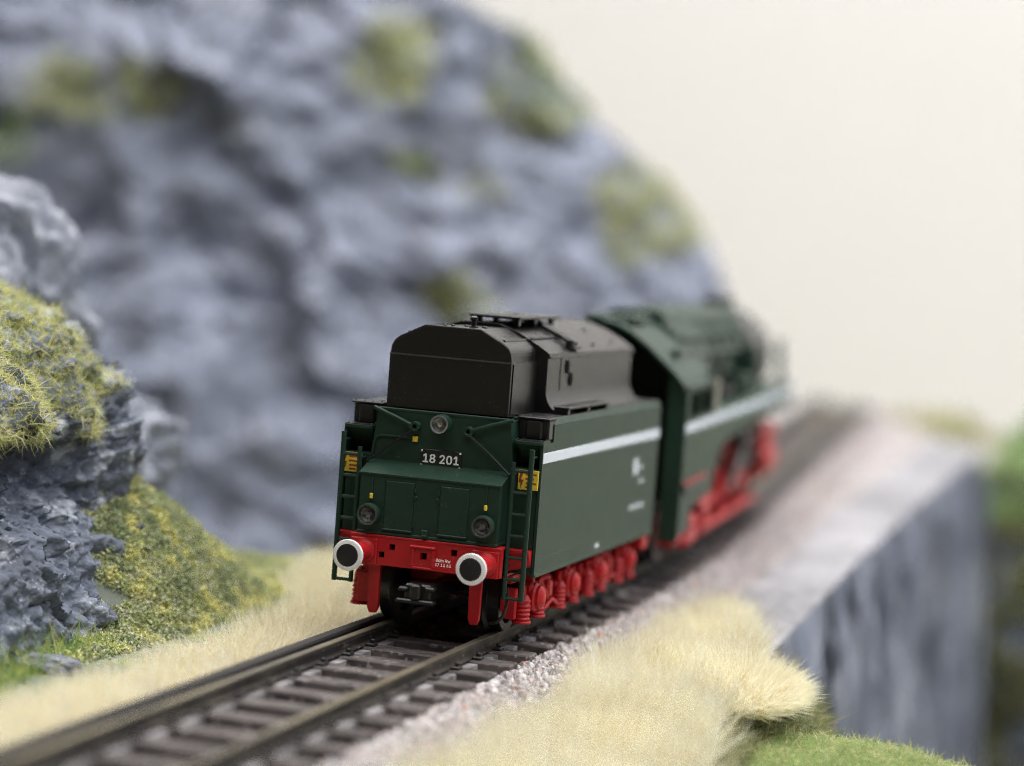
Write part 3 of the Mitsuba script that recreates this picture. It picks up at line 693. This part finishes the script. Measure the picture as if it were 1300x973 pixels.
EDGE = np.array([(52, -160), (50, -20), (47, 30), (44, 80), (38, 189), (32, 330), (27, 470), (23, 600), (17, 622), (2, 640), (-30, 660), (-90, 800)], float)


def edge_x(y):
    return np.interp(y, EDGE[:, 1], EDGE[:, 0])


def facets(p, size, seed, tilt=.55):
    """Broken planes: every point takes the offset and the slope of its nearest chip."""
    from scipy.spatial import cKDTree
    p = np.asarray(p, float)
    q = p.reshape(-1, 3) / size
    g = np.random.default_rng(seed)
    lo, hi = q.min(0) - 1, q.max(0) + 1
    # chips only where the surface is: jittered centres of the occupied cells
    cells = np.unique(np.floor(q).astype(int), axis=0)
    cells = np.unique((cells[:, None] + np.array([[a, b, c] for a in (-1, 0, 1) for b in (-1, 0, 1) for c in (-1, 0, 1)])[None]).reshape(-1, 3), axis=0)
    ctr = cells + g.uniform(0, 1, cells.shape)
    off, slope = g.uniform(-.5, .5, len(ctr)), g.normal(0, tilt, ctr.shape)
    _, i = cKDTree(ctr).query(q)
    return (off[i] + ((q - ctr[i]) * slope[i]).sum(1)).reshape(p.shape[:-1])


def bed_fn(u, y):
    cx, _, _ = track(np.where(y > Y_C, y, y))
    x = cx + u
    z = np.interp(u, [-40, -24, -17, -14, 14, 16.5, 24, 45], [-6.2, -5.4, -4.2, -4.4, -4.4, -3.9, -4.7, -5.0])
    p = np.stack([x, y, z], -1)
    p[..., 2] += .5 * (F(p, 1.6, 2, 3) - .5)
    return p


put('ballast_bed', grid(np.linspace(-40, 45, 110), np.linspace(-190, 810, 700), lambda u, y: bed_fn(np.where(u > 0, u * np.interp(y, [100, 300, 600], [.62, .68, 1.0]), u), y)), 'ballast_base', True)
tag('ballast_bed', 'pinkish grey ballast bed under and beside the track', kind='structure')

# stone ledge on the right and the sheer face below it
def ledge_fn(t, y):
    cx, _, _ = track(y)
    x0 = cx + np.interp(y, [100, 300, 600], [22, 27, 40])
    x = x0 + (edge_x(y) - x0) * t
    p = np.stack([x, y, -5.1 + 0 * x], -1)
    p[..., 2] += 1.0 * (F(p, 14, 3, 5) - .5) + .7 * (F(p, 3, 3, 6) - .5) - .8 * t ** 6
    return p


YS = np.linspace(-160, 640, 260)
put('ledge', grid(np.linspace(0, 1, 24), YS, ledge_fn), 'ledge_stone', True)
tag('ledge', 'smooth pale grey stone ledge beside the ballast', kind='structure')
seg = np.concatenate([[0], np.cumsum(np.linalg.norm(np.diff(EDGE, axis=0), axis=1))])


def cliff_fn(s, z):
    x = np.interp(s, seg, EDGE[:, 0])
    y = np.interp(s, seg, EDGE[:, 1])
    dx, dy = np.interp(s + 4, seg, EDGE[:, 0]) - np.interp(s - 4, seg, EDGE[:, 0]), np.interp(s + 4, seg, EDGE[:, 1]) - np.interp(s - 4, seg, EDGE[:, 1])
    l = np.hypot(dx, dy)
    n = np.stack([dy / l, -dx / l, 0 * l], -1)
    p = np.stack([x, y, z], -1)
    q = p * [1.3, 1.3, .22]
    d = 13 * (ridged(q, 24, 4, 21) - .55) + 3.2 * (F(q, 6, 3, 22) - .5)
    depth = -5.8 - z
    d = d * np.clip(depth / 14, 0, 1) + depth * .06
    return p + n * d[..., None]


zz = -5.8 - np.concatenate([np.linspace(0, 30, 30), np.linspace(33, 170, 50)])
put('cliff_face', grid(np.linspace(20, seg[-1], 320), zz, cliff_fn), 'wall_face', True)
tag('cliff_face', 'sheer dark grey streaked rock face below the ledge', kind='structure')

put('ground', trimesh.Trimesh([[-2500, -1500, -175], [2500, -1500, -175], [2500, 2000, -175], [-2500, 2000, -175]], [[0, 1, 2], [0, 2, 3]]), 'soil', False)
tag('ground', 'dull baseboard ground below the layout', kind='structure')
put('back_wall', cat(bx(-4000, 4000, 2000, 2060, -900, 3000, 1)), 'plaster', False)
tag('back_wall', 'plain cream white wall behind the layout', 'wall', kind='structure')

# left: verge and mossy bank, one sheet
def left_z(x, y):
    p = np.stack([x, y, 0 * x], -1)
    z = -5.6 + .9 * (F(p, 12, 3, 9) - .5)
    dx, dy = np.where(x > -68, (x + 68) / 25., (x + 68) / 45.), np.where(y > 24, (y - 24) / 52., (y - 24) / 46.)
    d = np.sqrt(dx ** 2 + dy ** 2)
    lump = F(p, 9, 4, 31)
    z = z + np.maximum(0, 1 - d) * (27 + 5 * (lump - .5)) + np.clip((1 - d) * 4, 0, 1) * 2.6 * (lump - .5)
    drop = np.clip((y - 92 + .35 * (x + 40) + 8 * (F(p, 22, 2, 12) - .5)) / 1.0, 0, None) * np.clip((-20 - x) / 12, 0, 1)
    return z - np.where(drop < 25, drop ** 2 / 50, drop - 12.5)


def left_fn(x, y):
    return np.stack([x, y, np.maximum(left_z(x, y), -176)], -1)


left = grid(np.linspace(-150, -22, 150), np.linspace(-190, 330, 420), left_fn)
put('grassy_bank', left, 'bank_soil', True)
tag('grassy_bank', 'low mossy grey green bank left of the track', kind='structure')


# near rock outcrop on the left: a profile swept along a path, then broken up
PATH = np.array([(-66, -190), (-66, -60), (-66.5, -10), (-66.5, 12), (-69.5, 27), (-79, 40), (-97, 50), (-135, 56)], float)
pseg = np.concatenate([[0], np.cumsum(np.linalg.norm(np.diff(PATH, axis=0), axis=1))])
PROF = np.array([(13, -8), (11, -2), (8.5, 4), (5, 9), (-2, 12), (-12, 15), (-13, 19), (-8, 22.5), (3, 25), (4.2, 28), (1.5, 31.5), (-4, 36), (-12, 42), (-22, 47), (-36, 52), (-60, 56)], float)
ppar = np.concatenate([[0], np.cumsum(np.linalg.norm(np.diff(PROF, axis=0), axis=1))])


def smoothed(par, pts, s, w):
    return [np.mean([np.interp(s + o, par, pts[:, k]) for o in np.linspace(-w, w, 9)], 0) for k in range(pts.shape[1])]


def outcrop_fn(s, t):
    x, y = smoothed(pseg, PATH, s, 9)
    x2, y2 = smoothed(pseg, PATH, s + 2, 9)
    dx, dy = x2 - x, y2 - y
    l = np.hypot(dx, dy) + 1e-9
    n = np.stack([dy / l, -dx / l], -1)
    o, z = smoothed(ppar, PROF, t, 1.6)
    w = np.clip((pseg[3] + 4 - s) / 26, 0, 1)
    o = np.where((z > 8) & (z < 26), o * w + (1 - w) * (1.5 + .10 * (z - 8)), o)
    o = np.where((z >= 24.5) & (o > 1.5), o * w + (1 - w) * 1.5, o)
    sink = np.clip((s - pseg[4] + 6) / 30, 0, 1)
    z = z - sink * np.clip(z - 6, 0, None) * .22
    p = np.stack([x + n[..., 0] * o, y + n[..., 1] * o, z], -1)
    g = ridged(p * [1, 1, .8], 24, 5, 41) - .5
    h = ridged(p * [1, 1, .7], 8, 4, 47) - .5
    k = F(p, 1.5, 3, 51) - .5
    c2 = ridged(p * [1, 1, .45], 13, 4, 44) - .5
    pw = p + 2.5 * np.stack([F(p, 6, 2, 57 + i) - .5 for i in range(3)], -1)
    d = 8 * g + 7 * c2 + 2.5 * h + 2.4 * k + 1.9 * facets(pw, 7.5, 58) + .6 * facets(pw, 2.4, 59)
    p[..., 0] += n[..., 0] * d
    p[..., 1] += n[..., 1] * d
    p[..., 2] += .35 * d + 3 * (F(p, 17, 3, 55) - .5)
    return p


outcrop = grid(np.linspace(90, pseg[-1], 480), np.linspace(0, ppar[-1], 330), outcrop_fn)
put('rock_outcrop', outcrop, 'near_rock', True)
tag('rock_outcrop', 'craggy blue grey rock outcrop with an overhang at the left edge, moss on its brow', 'rock')


def rock_blob(c, r, seed, amp=.3, sub=5, squash=1.0):
    m = trimesh.creation.icosphere(subdivisions=sub, radius=1.0)
    v = np.array(m.vertices)
    d = 1 + amp * (ridged(v, .9, 5, seed) - .5) * 1.3 + .4 * amp * (ridged(v, .33, 4, seed + 3) - .5) + .12 * (F(v, .15, 3, seed + 5) - .5)
    d = d + amp * .19 * facets(v, .6, seed + 8) + amp * .05 * facets(v, .16, seed + 9)
    v = v * d[:, None]
    v = np.sign(v) * np.abs(v) ** .85
    return trimesh.Trimesh(v * np.array(r) + np.array(c), m.faces, process=False)


put('boulder', rock_blob((-135, 70, 28), (29, 22, 33), 61, .7), 'boulder_rock', True)
tag('boulder', 'pale grey boulder standing behind the moss topped outcrop', 'rock')
put('boulder_001', rock_blob((-121, 112, 4), (19, 18, 17), 71, .9), 'boulder_rock', True)
tag('boulder_001', 'smaller grey boulder between the mossy outcrop and the big mountain', 'rock')
gp = grid(np.linspace(-62, 14, 20), np.linspace(640, 800, 20), lambda u, y: np.stack([u + (700 - y) * .2, y, -4.6 + 0 * u], -1))
put('verge_stone', rock_blob((-44.5, -36, -5.0), (4.5, 2.6, 1.5), 81, .4, 4), 'boulder_rock', True)
tag('verge_stone', 'small pale stone lying in front of the green grass tuft at the left edge', 'stone')

# ------------------------------------------------------------------ the mountain behind
RX, RY = np.array([0.9574, 0.2886]), np.array([-0.2886, 0.9574])
RIDGE_A = [-470, -340, -220, -110, -36, -10, 11, 32, 50, 66, 76, 85, 93, 99]
RIDGE_Z = [250, 235, 215, 188, 160, 146, 127, 108, 92, 76, 64, 45, 10, -60]


def mountain_fn(a, t):
    zr = np.interp(a, RIDGE_A, RIDGE_Z) + 0 * a
    zr = zr + 7 * (F(np.stack([a, 0 * a, 0 * a], -1), 30, 3, 91) - .5)
    up = np.clip(t, 0, 1)
    z = -175 + (zr + 175) * up
    back = np.clip(t - 1, 0, None)
    z = z - back * 160
    d = 830 + 150 * up ** 1.3 + 320 * back + np.clip(a - 60, 0, None) ** 2 * .02
    p = np.stack([CO[0] + RX[0] * a + RY[0] * d, CO[1] + RX[1] * a + RY[1] * d, z], -1)
    w = p + 22 * (np.stack([F(p, 70, 2, 95 + i) for i in range(3)], -1) - .5)
    sh = w @ np.array([[1, 0, .2], [0, 1, 0], [-.3, 0, 1]])
    g = ridged(sh * [1, 1, 1.2], 105, 5, 101) - .5
    h = ridged(sh * [1.1, 1, 1.15], 40, 4, 111) - .5
    b = np.abs(2 * F(w, 60, 2, 131) - 1)
    e = F(p, 11, 3, 121) - .5
    j = ridged(p, 17, 3, 133) - .5
    pw = p + 16 * np.stack([F(p, 40, 2, 135 + i) - .5 for i in range(3)], -1)
    fa = facets(pw * [1, 1, .85], 44, 137)
    fb_ = facets(pw, 17, 138)
    disp = 23 * g + 9 * h + 6 * e + 6 * j + 8 * (b - .2) + 9 * fa + 5 * fb_ + 9 * np.exp(-((a + 165) / 50) ** 2 - ((z - 106) / 26) ** 2)
    p[..., 0] -= RY[0] * disp
    p[..., 1] -= RY[1] * disp
    p[..., 2] += .25 * disp * np.clip(1 - back * 3, 0, 1) * np.clip((1 - up) * 4, .25, 1)
    return p


mountain = grid(np.linspace(-460, 99, 460), np.concatenate([np.linspace(0, 1, 320), np.linspace(1.02, 1.8, 20)]), mountain_fn)
put('mountain', mountain, 'mountain_rock', True)
tag('mountain', 'tall blue grey craggy model mountain filling the background left', kind='structure')

# ------------------------------------------------------------------ fibres, moss and stones
def blades(Pb, D, L, W, bend, col):
    n = len(Pb)
    side = np.cross(D, rng.normal(size=(n, 3)))
    side /= np.linalg.norm(side, axis=1, keepdims=True)
    w = side * (W / 2)[:, None]
    mid = Pb + D * (L * .55)[:, None] + bend * .28
    tip = Pb + D * L[:, None] + bend
    v = np.stack([Pb - w, Pb + w, mid - w * .85, mid + w * .85, tip], 1).reshape(-1, 3)
    i = np.arange(n)[:, None] * 5
    f = np.concatenate([i + [0, 1, 3], i + [0, 3, 2], i + [2, 3, 4]], 1).reshape(-1, 3)
    return trimesh.Trimesh(v, f, process=False), np.repeat(col, 5, 0)


def unit(a):
    return a / np.linalg.norm(a, axis=-1, keepdims=True)


def tones(n, cols, jit=.08):
    cols = np.array(cols, float)
    c = cols[rng.integers(0, len(cols), n)]
    return np.clip(c * (1 + rng.normal(0, jit, (n, 1))), .005, .95)


STRAW = [(.93, .875, .70), (.95, .91, .77), (.90, .83, .62), (.95, .91, .76), (.84, .76, .55)]
GREEN = [(.22, .36, .09), (.32, .44, .13), (.16, .28, .08), (.42, .46, .14)]
YGREEN = [(.72, .68, .28), (.62, .63, .22), (.80, .74, .38), (.50, .55, .18), (.72, .70, .34)]

# straw strip along the left of the track
n = 24000
y = rng.uniform(-150, 118, n)
u = rng.beta(1.3, 1.2, n)
wl = 17.0 + 1.6 * (meshkit.noise(np.stack([y / 9, 0 * y, 0 * y], 1), 3) - .5) * 2
wr = np.interp(y, [-150, -60, 0, 40, 70, 118], [31, 31, 31, 36, 50, 60]) + 4 * (meshkit.noise(np.stack([y / 14, 0 * y, 0 * y], 1), 8) - .5)
x = .35 - (wl + (wr - wl) * u)
keep = meshkit.noise(np.stack([x / 5, y / 5, 0 * y], 1), 11) > np.where(u < .25, .35, .12)
x, y, u = x[keep], y[keep], u[keep]
zl = left_z(x, y)
x, y, u, zl = x[zl > -10], y[zl > -10], u[zl > -10], zl[zl > -10]
Pb = np.stack([x, y, np.minimum(np.maximum(zl, -5.4), 0)], 1)
ang = meshkit.noise(Pb / 7, 5)[:, None] - .5
D = unit(rng.normal(0, .32, (len(x), 3)) + np.array([0, -.05, 1]) + ang * np.array([1.2, .9, 0]))
L = rng.uniform(2.6, 6.4, len(x)) * (.75 + .5 * meshkit.noise(Pb / 9, 15)) * np.where(u < .15, .7, 1)
bend = rng.normal(0, .8, (len(x), 3)) * [1, 1, .3]
m, c = blades(Pb, D, L, np.full(len(x), .2), bend, tones(len(x), STRAW))
put('dry_grass', m, 'fibre', False, c)
tag('dry_grass', 'straw coloured dry grass strip along the left side of the track', 'dry grass', kind='stuff')

# straw clumps on the right: dense domed tufts
def tuft(key, cx, cy, rx, ry, z0, hgt, n, lab, cols=STRAW, spread=.75, ground=None, width=.18, power=.5):
    r, a = np.sqrt(rng.uniform(0, 1, n)), rng.uniform(0, 2 * math.pi, n)
    ux, uy = r * np.cos(a), r * np.sin(a)
    wob = 1 + .25 * (meshkit.noise(np.stack([2 * np.cos(a), 2 * np.sin(a), 0 * a + cx], 1), 3) - .5)
    x, y = cx + ux * rx * wob, cy + uy * ry * wob
    Pb = np.stack([x, y, np.full(n, z0) if ground is None else ground(x, y)], 1)
    lean = meshkit.noise(Pb / 6, 25)[:, None] - .5
    D = unit(np.stack([ux * spread, uy * spread, np.full(n, 1.0)], 1) + rng.normal(0, .22, (n, 3)) + lean * np.array([.5, -.4, 0]))
    L = hgt * (1 - .45 * r ** 2) * rng.uniform(.55, 1.08, n) * (.7 + .6 * meshkit.noise(Pb / 7, 29))
    bend = rng.normal(0, .09, (n, 3)) * L[:, None] + np.stack([ux, uy, 0 * ux - .8], 1) * (spread * .28 * r * L)[:, None]
    m, c = blades(Pb, D, L, np.full(n, width), bend, tones(n, cols))
    put(key, m, 'fibre', False, c)
    tag(key, lab, 'grass tuft')


# the straw mass right of the track
from shapely import contains_xy
REG = Polygon([(29, -150), (58, -150), (57, -60), (52, -20), (50, 10), (46, 40), (41, 72), (29, 95), (23.5, 86), (25.5, 40), (27.5, 0), (28, -40)]).buffer(-3).buffer(3)
n = 60000
x, y = rng.uniform(19, 66, n), rng.uniform(-110, 100, n)
wb = 3 * (meshkit.noise(np.stack([x / 5, y / 5, 0 * x], 1), 91)[:, None] - .5)
k = contains_xy(REG, x + wb[:, 0], y + wb[:, 0])
x, y = x[k], y[k]


def verge_z(x, y):
    p = np.stack([x, y, 0 * x], -1)
    z = -5.6 - np.clip(x - 44, 0, None) * .22 + 1.2 * (F(p, 10, 3, 141) - .5)
    z = z - np.clip(x - 52, 0, None) ** 2 * .12
    return z - np.clip(y - 42, 0, None) ** 1.5 * .12 * np.clip((x - 40) / 8, 0, 1)


Pb = np.stack([x, y, verge_z(x, y)], 1)
hm = meshkit.fbm(Pb / 13, 2, 33)
D = unit(np.stack([1.3 * (meshkit.noise(Pb / 7, 25) - .5) + .12, 1.3 * (meshkit.noise(Pb / 7, 26) - .5) - .1, 1 + 0 * x], 1) + rng.normal(0, .26, (len(x), 3)))
L = rng.uniform(5.5, 9.5, len(x)) * (.25 + 1.5 * hm) * np.interp(y, [40, 95], [.95, .7]) * np.clip(.45 + (x - np.interp(y, [-40, 86], [28, 23.5])) / 9, .45, 1)
m, c = blades(Pb, D, L, np.full(len(x), .2), rng.normal(0, .15, (len(x), 3)) * L[:, None], np.clip(tones(len(x), STRAW) * (.82 + .3 * meshkit.noise(Pb / 6, 35))[:, None], 0, .95))
put('dry_grass_001', m, 'fibre', False, c)
tag('dry_grass_001', 'thick straw coloured dry grass between the ballast and the rim on the right', 'dry grass', kind='stuff')
tuft('straw_tuft', 48.5, 14, 9, 15, -6.5, 9.5, 8000, 'round straw tuft hanging over the rim of the rock face', spread=1.0)

# ground below the right tufts
def right_fn(x, y):
    return np.stack([x, y, verge_z(x, y)], -1)


VERGE = grid(np.linspace(24, 60, 60), np.linspace(-160, 60, 140), right_fn)
put('verge', VERGE, 'soil', True)
tag('verge', 'earth under the straw tufts right of the track', kind='structure')
mound = rock_blob((62, 0, -30.5), (41, 40, 20), 151, .12, 5)
put('turf_mound', mound, 'turf_base', True)
tag('turf_mound', 'low rounded bank at the bottom right corner', kind='structure')


def sample(mesh, n, cond, seed):
    p, fi = trimesh.sample.sample_surface(mesh, n, seed=seed)
    nn = mesh.face_normals[fi]
    nn = np.where((nn[:, 2:] < -.2), -nn, nn)
    k = cond(p, nn)
    return np.asarray(p)[k], nn[k]


def fuzz(key, mesh, n, cond, cols, L0, L1, w, lab, cat_, seed, flop=.6, up=.6, kind='stuff', bent=.5):
    p, nn = sample(mesh, n, cond, seed)
    k = len(p)
    D = unit(nn * .5 + np.array([0, 0, up]) + rng.normal(0, flop, (k, 3)))
    L = rng.uniform(L0, L1, k)
    m, c = blades(p - nn * .2, D, L, np.full(k, w), rng.normal(0, bent, (k, 3)) * L[:, None] - np.array([0, 0, .25]) * L[:, None], tones(k, cols, .12))
    put(key, m, 'fibre', False, c)
    tag(key, lab, cat_, kind=kind)


fuzz('green_turf', mound, 60000, lambda p, n: (p[:, 2] > -28), [(.36, .42, .20), (.62, .60, .31), (.70, .67, .40), (.56, .56, .28), (.40, .50, .26)], .7, 1.9, .2, 'short green turf on the bank at the bottom right corner', 'grass', 5, .9, .2)
nz = lambda p, s, seed: meshkit.fbm(p / s, 3, seed)
fuzz('green_turf_001', VERGE, 60000, lambda p, n: (p[:, 0] > 40) & (p[:, 1] < 45) & (nz(p, 7, 67) > .35), [(.26, .28, .13), (.36, .34, .19), (.22, .26, .11), (.5, .45, .28)], 1.0, 3.0, .2, 'dull green grass under the rim of the straw tufts', 'grass', 15, .6, .5)
fuzz('moss_grass', outcrop, 260000, lambda p, n: (p[:, 2] > 25) & (p[:, 1] < 17 + 8 * nz(p, 8, 63)) & (nz(p, 9, 61) + .014 * (p[:, 2] - 30) - .010 * np.clip(p[:, 1] - 5, 0, 40) > .42), YGREEN * 2 + GREEN[1:2] + STRAW[2:3] + STRAW[4:], .6, 2.2, .17, 'long yellow green grass fibres hanging over the brow of the left outcrop', 'moss', 6, .95, .25, bent=.6)
fuzz('green_grass', left, 260000, lambda p, n: (p[:, 0] < -42) & (p[:, 1] < -16) & (p[:, 1] > -110) & (p[:, 2] > -9) & (nz(p, 8, 66) > .40 + .012 * np.clip(p[:, 1] + 34, 0, 30)), GREEN + YGREEN[1:2] + [(.30, .40, .14)], 2.0, 6.0, .17, 'fresh green grass at the foot of the left outcrop', 'grass', 7, .5, .7)


def flock(key, mesh, n, cond, cols, r0, r1, lab, cat_, seed, per=9, up=.4):
    """Ground foam: crumbs of torn flakes."""
    p, nn = sample(mesh, n, cond, seed)
    k = len(p)
    P2 = np.repeat(p + nn * (r0 * up + 3.2 * r0 * np.clip(meshkit.noise(p / (6 * r0), seed + 1)[:, None] - .5, 0, 1)), per, 0) + rng.normal(0, r1 * .6, (k * per, 3))
    r = rng.uniform(r0, r1, k * per) * .55
    a, b = unit(rng.normal(size=(k * per, 3))), unit(rng.normal(size=(k * per, 3)))
    b = unit(np.cross(a, b))
    v = np.stack([P2 + a * r[:, None], P2 + (-.5 * a + .87 * b) * r[:, None], P2 + (-.5 * a - .87 * b) * r[:, None], P2 + np.cross(a, b) * r[:, None]], 1).reshape(-1, 3)
    i = np.arange(k * per)[:, None] * 4
    f = np.concatenate([i + [0, 1, 2], i + [0, 1, 3], i + [1, 2, 3], i + [2, 0, 3]], 1).reshape(-1, 3)
    kk = np.clip((meshkit.noise(p / 3.2, seed) * 1.5 - .25 + rng.normal(0, .10, k)) * len(cols), 0, len(cols) - 1).astype(int)
    tn = np.array(cols)[kk] * (1 + rng.normal(0, .1, (k, 1)))
    c = np.repeat(np.repeat(tn, per, 0) * (1 + rng.normal(0, .12, (k * per, 1))), 4, 0)
    put(key, trimesh.Trimesh(v, f, process=False), 'foam', False, np.clip(c, .01, .9))
    tag(key, lab, cat_, kind='stuff')


MOSS = [(.25, .29, .16), (.38, .40, .26), (.36, .40, .17), (.44, .45, .30), (.54, .53, .20), (.64, .61, .26)]
fc = left.triangles_center
bank = left.submesh([np.nonzero((fc[:, 0] < -42) & (fc[:, 0] > -95) & (fc[:, 1] > -32) & (fc[:, 1] < 100) & (fc[:, 2] > -10))[0]], append=True)
flock('moss', bank, 30000, lambda p, n: nz(p, 10, 77) + .004 * np.clip(p[:, 1] + 10, -30, 30) > .35, MOSS, .32, .8, 'yellow green crumbly moss covering the left bank', 'moss', 8, 7)

# moss patches on the mountain
def patch_at(key, c, r, cols, n, lab, seed):
    c = np.array(c, float)
    flock(key, mountain, n * 4, lambda p, nn: (((p - c) / r) ** 2).sum(1) + 1.1 * (nz(p, 14, seed) - .5) < 1, cols, 1.1, 2.4, lab, 'moss', seed, 10, .5)
    labels[key].pop('kind')


OLIVE = [(.52, .54, .24), (.58, .58, .29), (.46, .50, .22), (.62, .60, .33)]
DARKM = [(.24, .33, .15), (.32, .39, .18), (.38, .43, .20)]
patch_at('moss_patch', (-299, 473, 108), (28, 90, 12), OLIVE, 9000, 'broad yellow green moss patch high on the left of the mountain', 201)
patch_at('moss_patch_001', (-205, 516, 127), (15, 90, 22), OLIVE, 9000, 'tall pale moss streak near the top middle of the mountain', 202)
patch_at('moss_patch_002', (-154, 575, 126), (18, 90, 24), DARKM + OLIVE[:2], 9000, 'dark green moss on the upper skyline of the mountain', 203)
patch_at('moss_patch_003', (-110, 562, 78), (18, 90, 24), OLIVE, 9000, 'large olive moss patch on the lower skyline above the boiler', 204)
patch_at('moss_patch_004', (-195, 522, 88), (7, 60, 7), DARKM + OLIVE[:1], 9000, 'small green moss spot in the middle of the mountain', 205)
patch_at('moss_patch_005', (-170, 533, 83), (15, 60, 5), OLIVE[:2], 7000, 'thin moss ledge right of the small green spot', 206)
patch_at('moss_patch_006', (-164, 505, 38), (14, 90, 10), OLIVE[1:] + [(.46, .45, .14)], 9000, 'yellow green moss patch just above the coal box', 207)
patch_at('moss_patch_007', (-327, 452, 88), (9, 60, 13), DARKM, 9000, 'dark moss at the left edge above the boulder', 208)

flock('moss_001', gp, 420, lambda p, n: nz(p, 25, 221) + .004 * (p[:, 0] + 20) > .50, [(.46, .46, .24), (.50, .48, .28), (.60, .56, .36)], 1.5, 3, 'pale yellow moss at the far end of the stone ledge', 'moss', 12, 8, .5)

# crumbs, ballast stones
ico = trimesh.creation.icosphere(subdivisions=0)


def stones(key, x, y, z, r, cols, lab):
    n = len(x)
    base = np.array(ico.vertices)
    v = base[None] * (1 + rng.uniform(-.28, .28, (n, 12, 1))) * (r[:, None, None] * rng.uniform(.7, 1.25, (n, 1, 3)))
    v = v + np.stack([x, y, z], 1)[:, None]
    f = (np.array(ico.faces)[None] + (np.arange(n) * 12)[:, None, None]).reshape(-1, 3)
    put(key, trimesh.Trimesh(v.reshape(-1, 3), f, process=False), 'stone', False, np.repeat(tones(n, cols, .1), 12, 0))
    tag(key, lab, 'gravel', kind='stuff')


n = 18000
y = np.concatenate([rng.uniform(-130, 160, 11000), rng.uniform(160, 760, n - 11000)])
u = np.where(rng.uniform(size=n) < .86, 15.4 + rng.uniform(0, 1, n) ** 1.2 * np.interp(y, [100, 300, 600], [11.5, 15, 26]), rng.uniform(-21, -15.5, n))
cx, _, _ = track(y)
z = np.interp(u, [-24, -17, 15.4, 17.5, 24, 30], [-5.2, -4.6, -4.1, -3.6, -4.6, -5.3]) + rng.uniform(-.4, .5, n)
STONE = [(.40, .355, .345), (.50, .45, .44), (.33, .30, .295), (.56, .525, .515), (.44, .365, .34), (.37, .355, .365), (.46, .42, .395), (.42, .24, .17)]
wts = rng.uniform(size=n)
stones('ballast_stones', cx + u, y, z, rng.uniform(.35, .85, n), STONE[:7] * 6 + STONE[7:], 'pinkish grey ballast stones beside the sleepers')

# far bank on the right, behind the ledge
fb = rock_blob((70, 735, -118), (66, 60, 112), 171, .25, 5)
put('far_bank', fb, 'near_rock', True)
tag('far_bank', 'dark rocky bank at the right edge, behind the ledge', 'rock')
flock('bush', fb, 26000, lambda p, n: (p[:, 2] > -40) & (nz(p, 25, 181) > .36), [(.28, .42, .16), (.36, .50, .21), (.46, .55, .28)], 1.6, 3.4, 'green bushes on top of the far bank at the right edge', 'bush', 9, 9, 1.2)
flock('moss_002', fb, 16000, lambda p, n: (p[:, 2] < -38) & (p[:, 2] > -150) & (p[:, 1] < 740) & (nz(p, 22, 183) > .5), [(.20, .20, .11), (.28, .26, .14), (.24, .27, .12)], 1.5, 3.2, 'olive brown growth down the side of the far bank at the right edge', 'moss', 10, 8, .8)
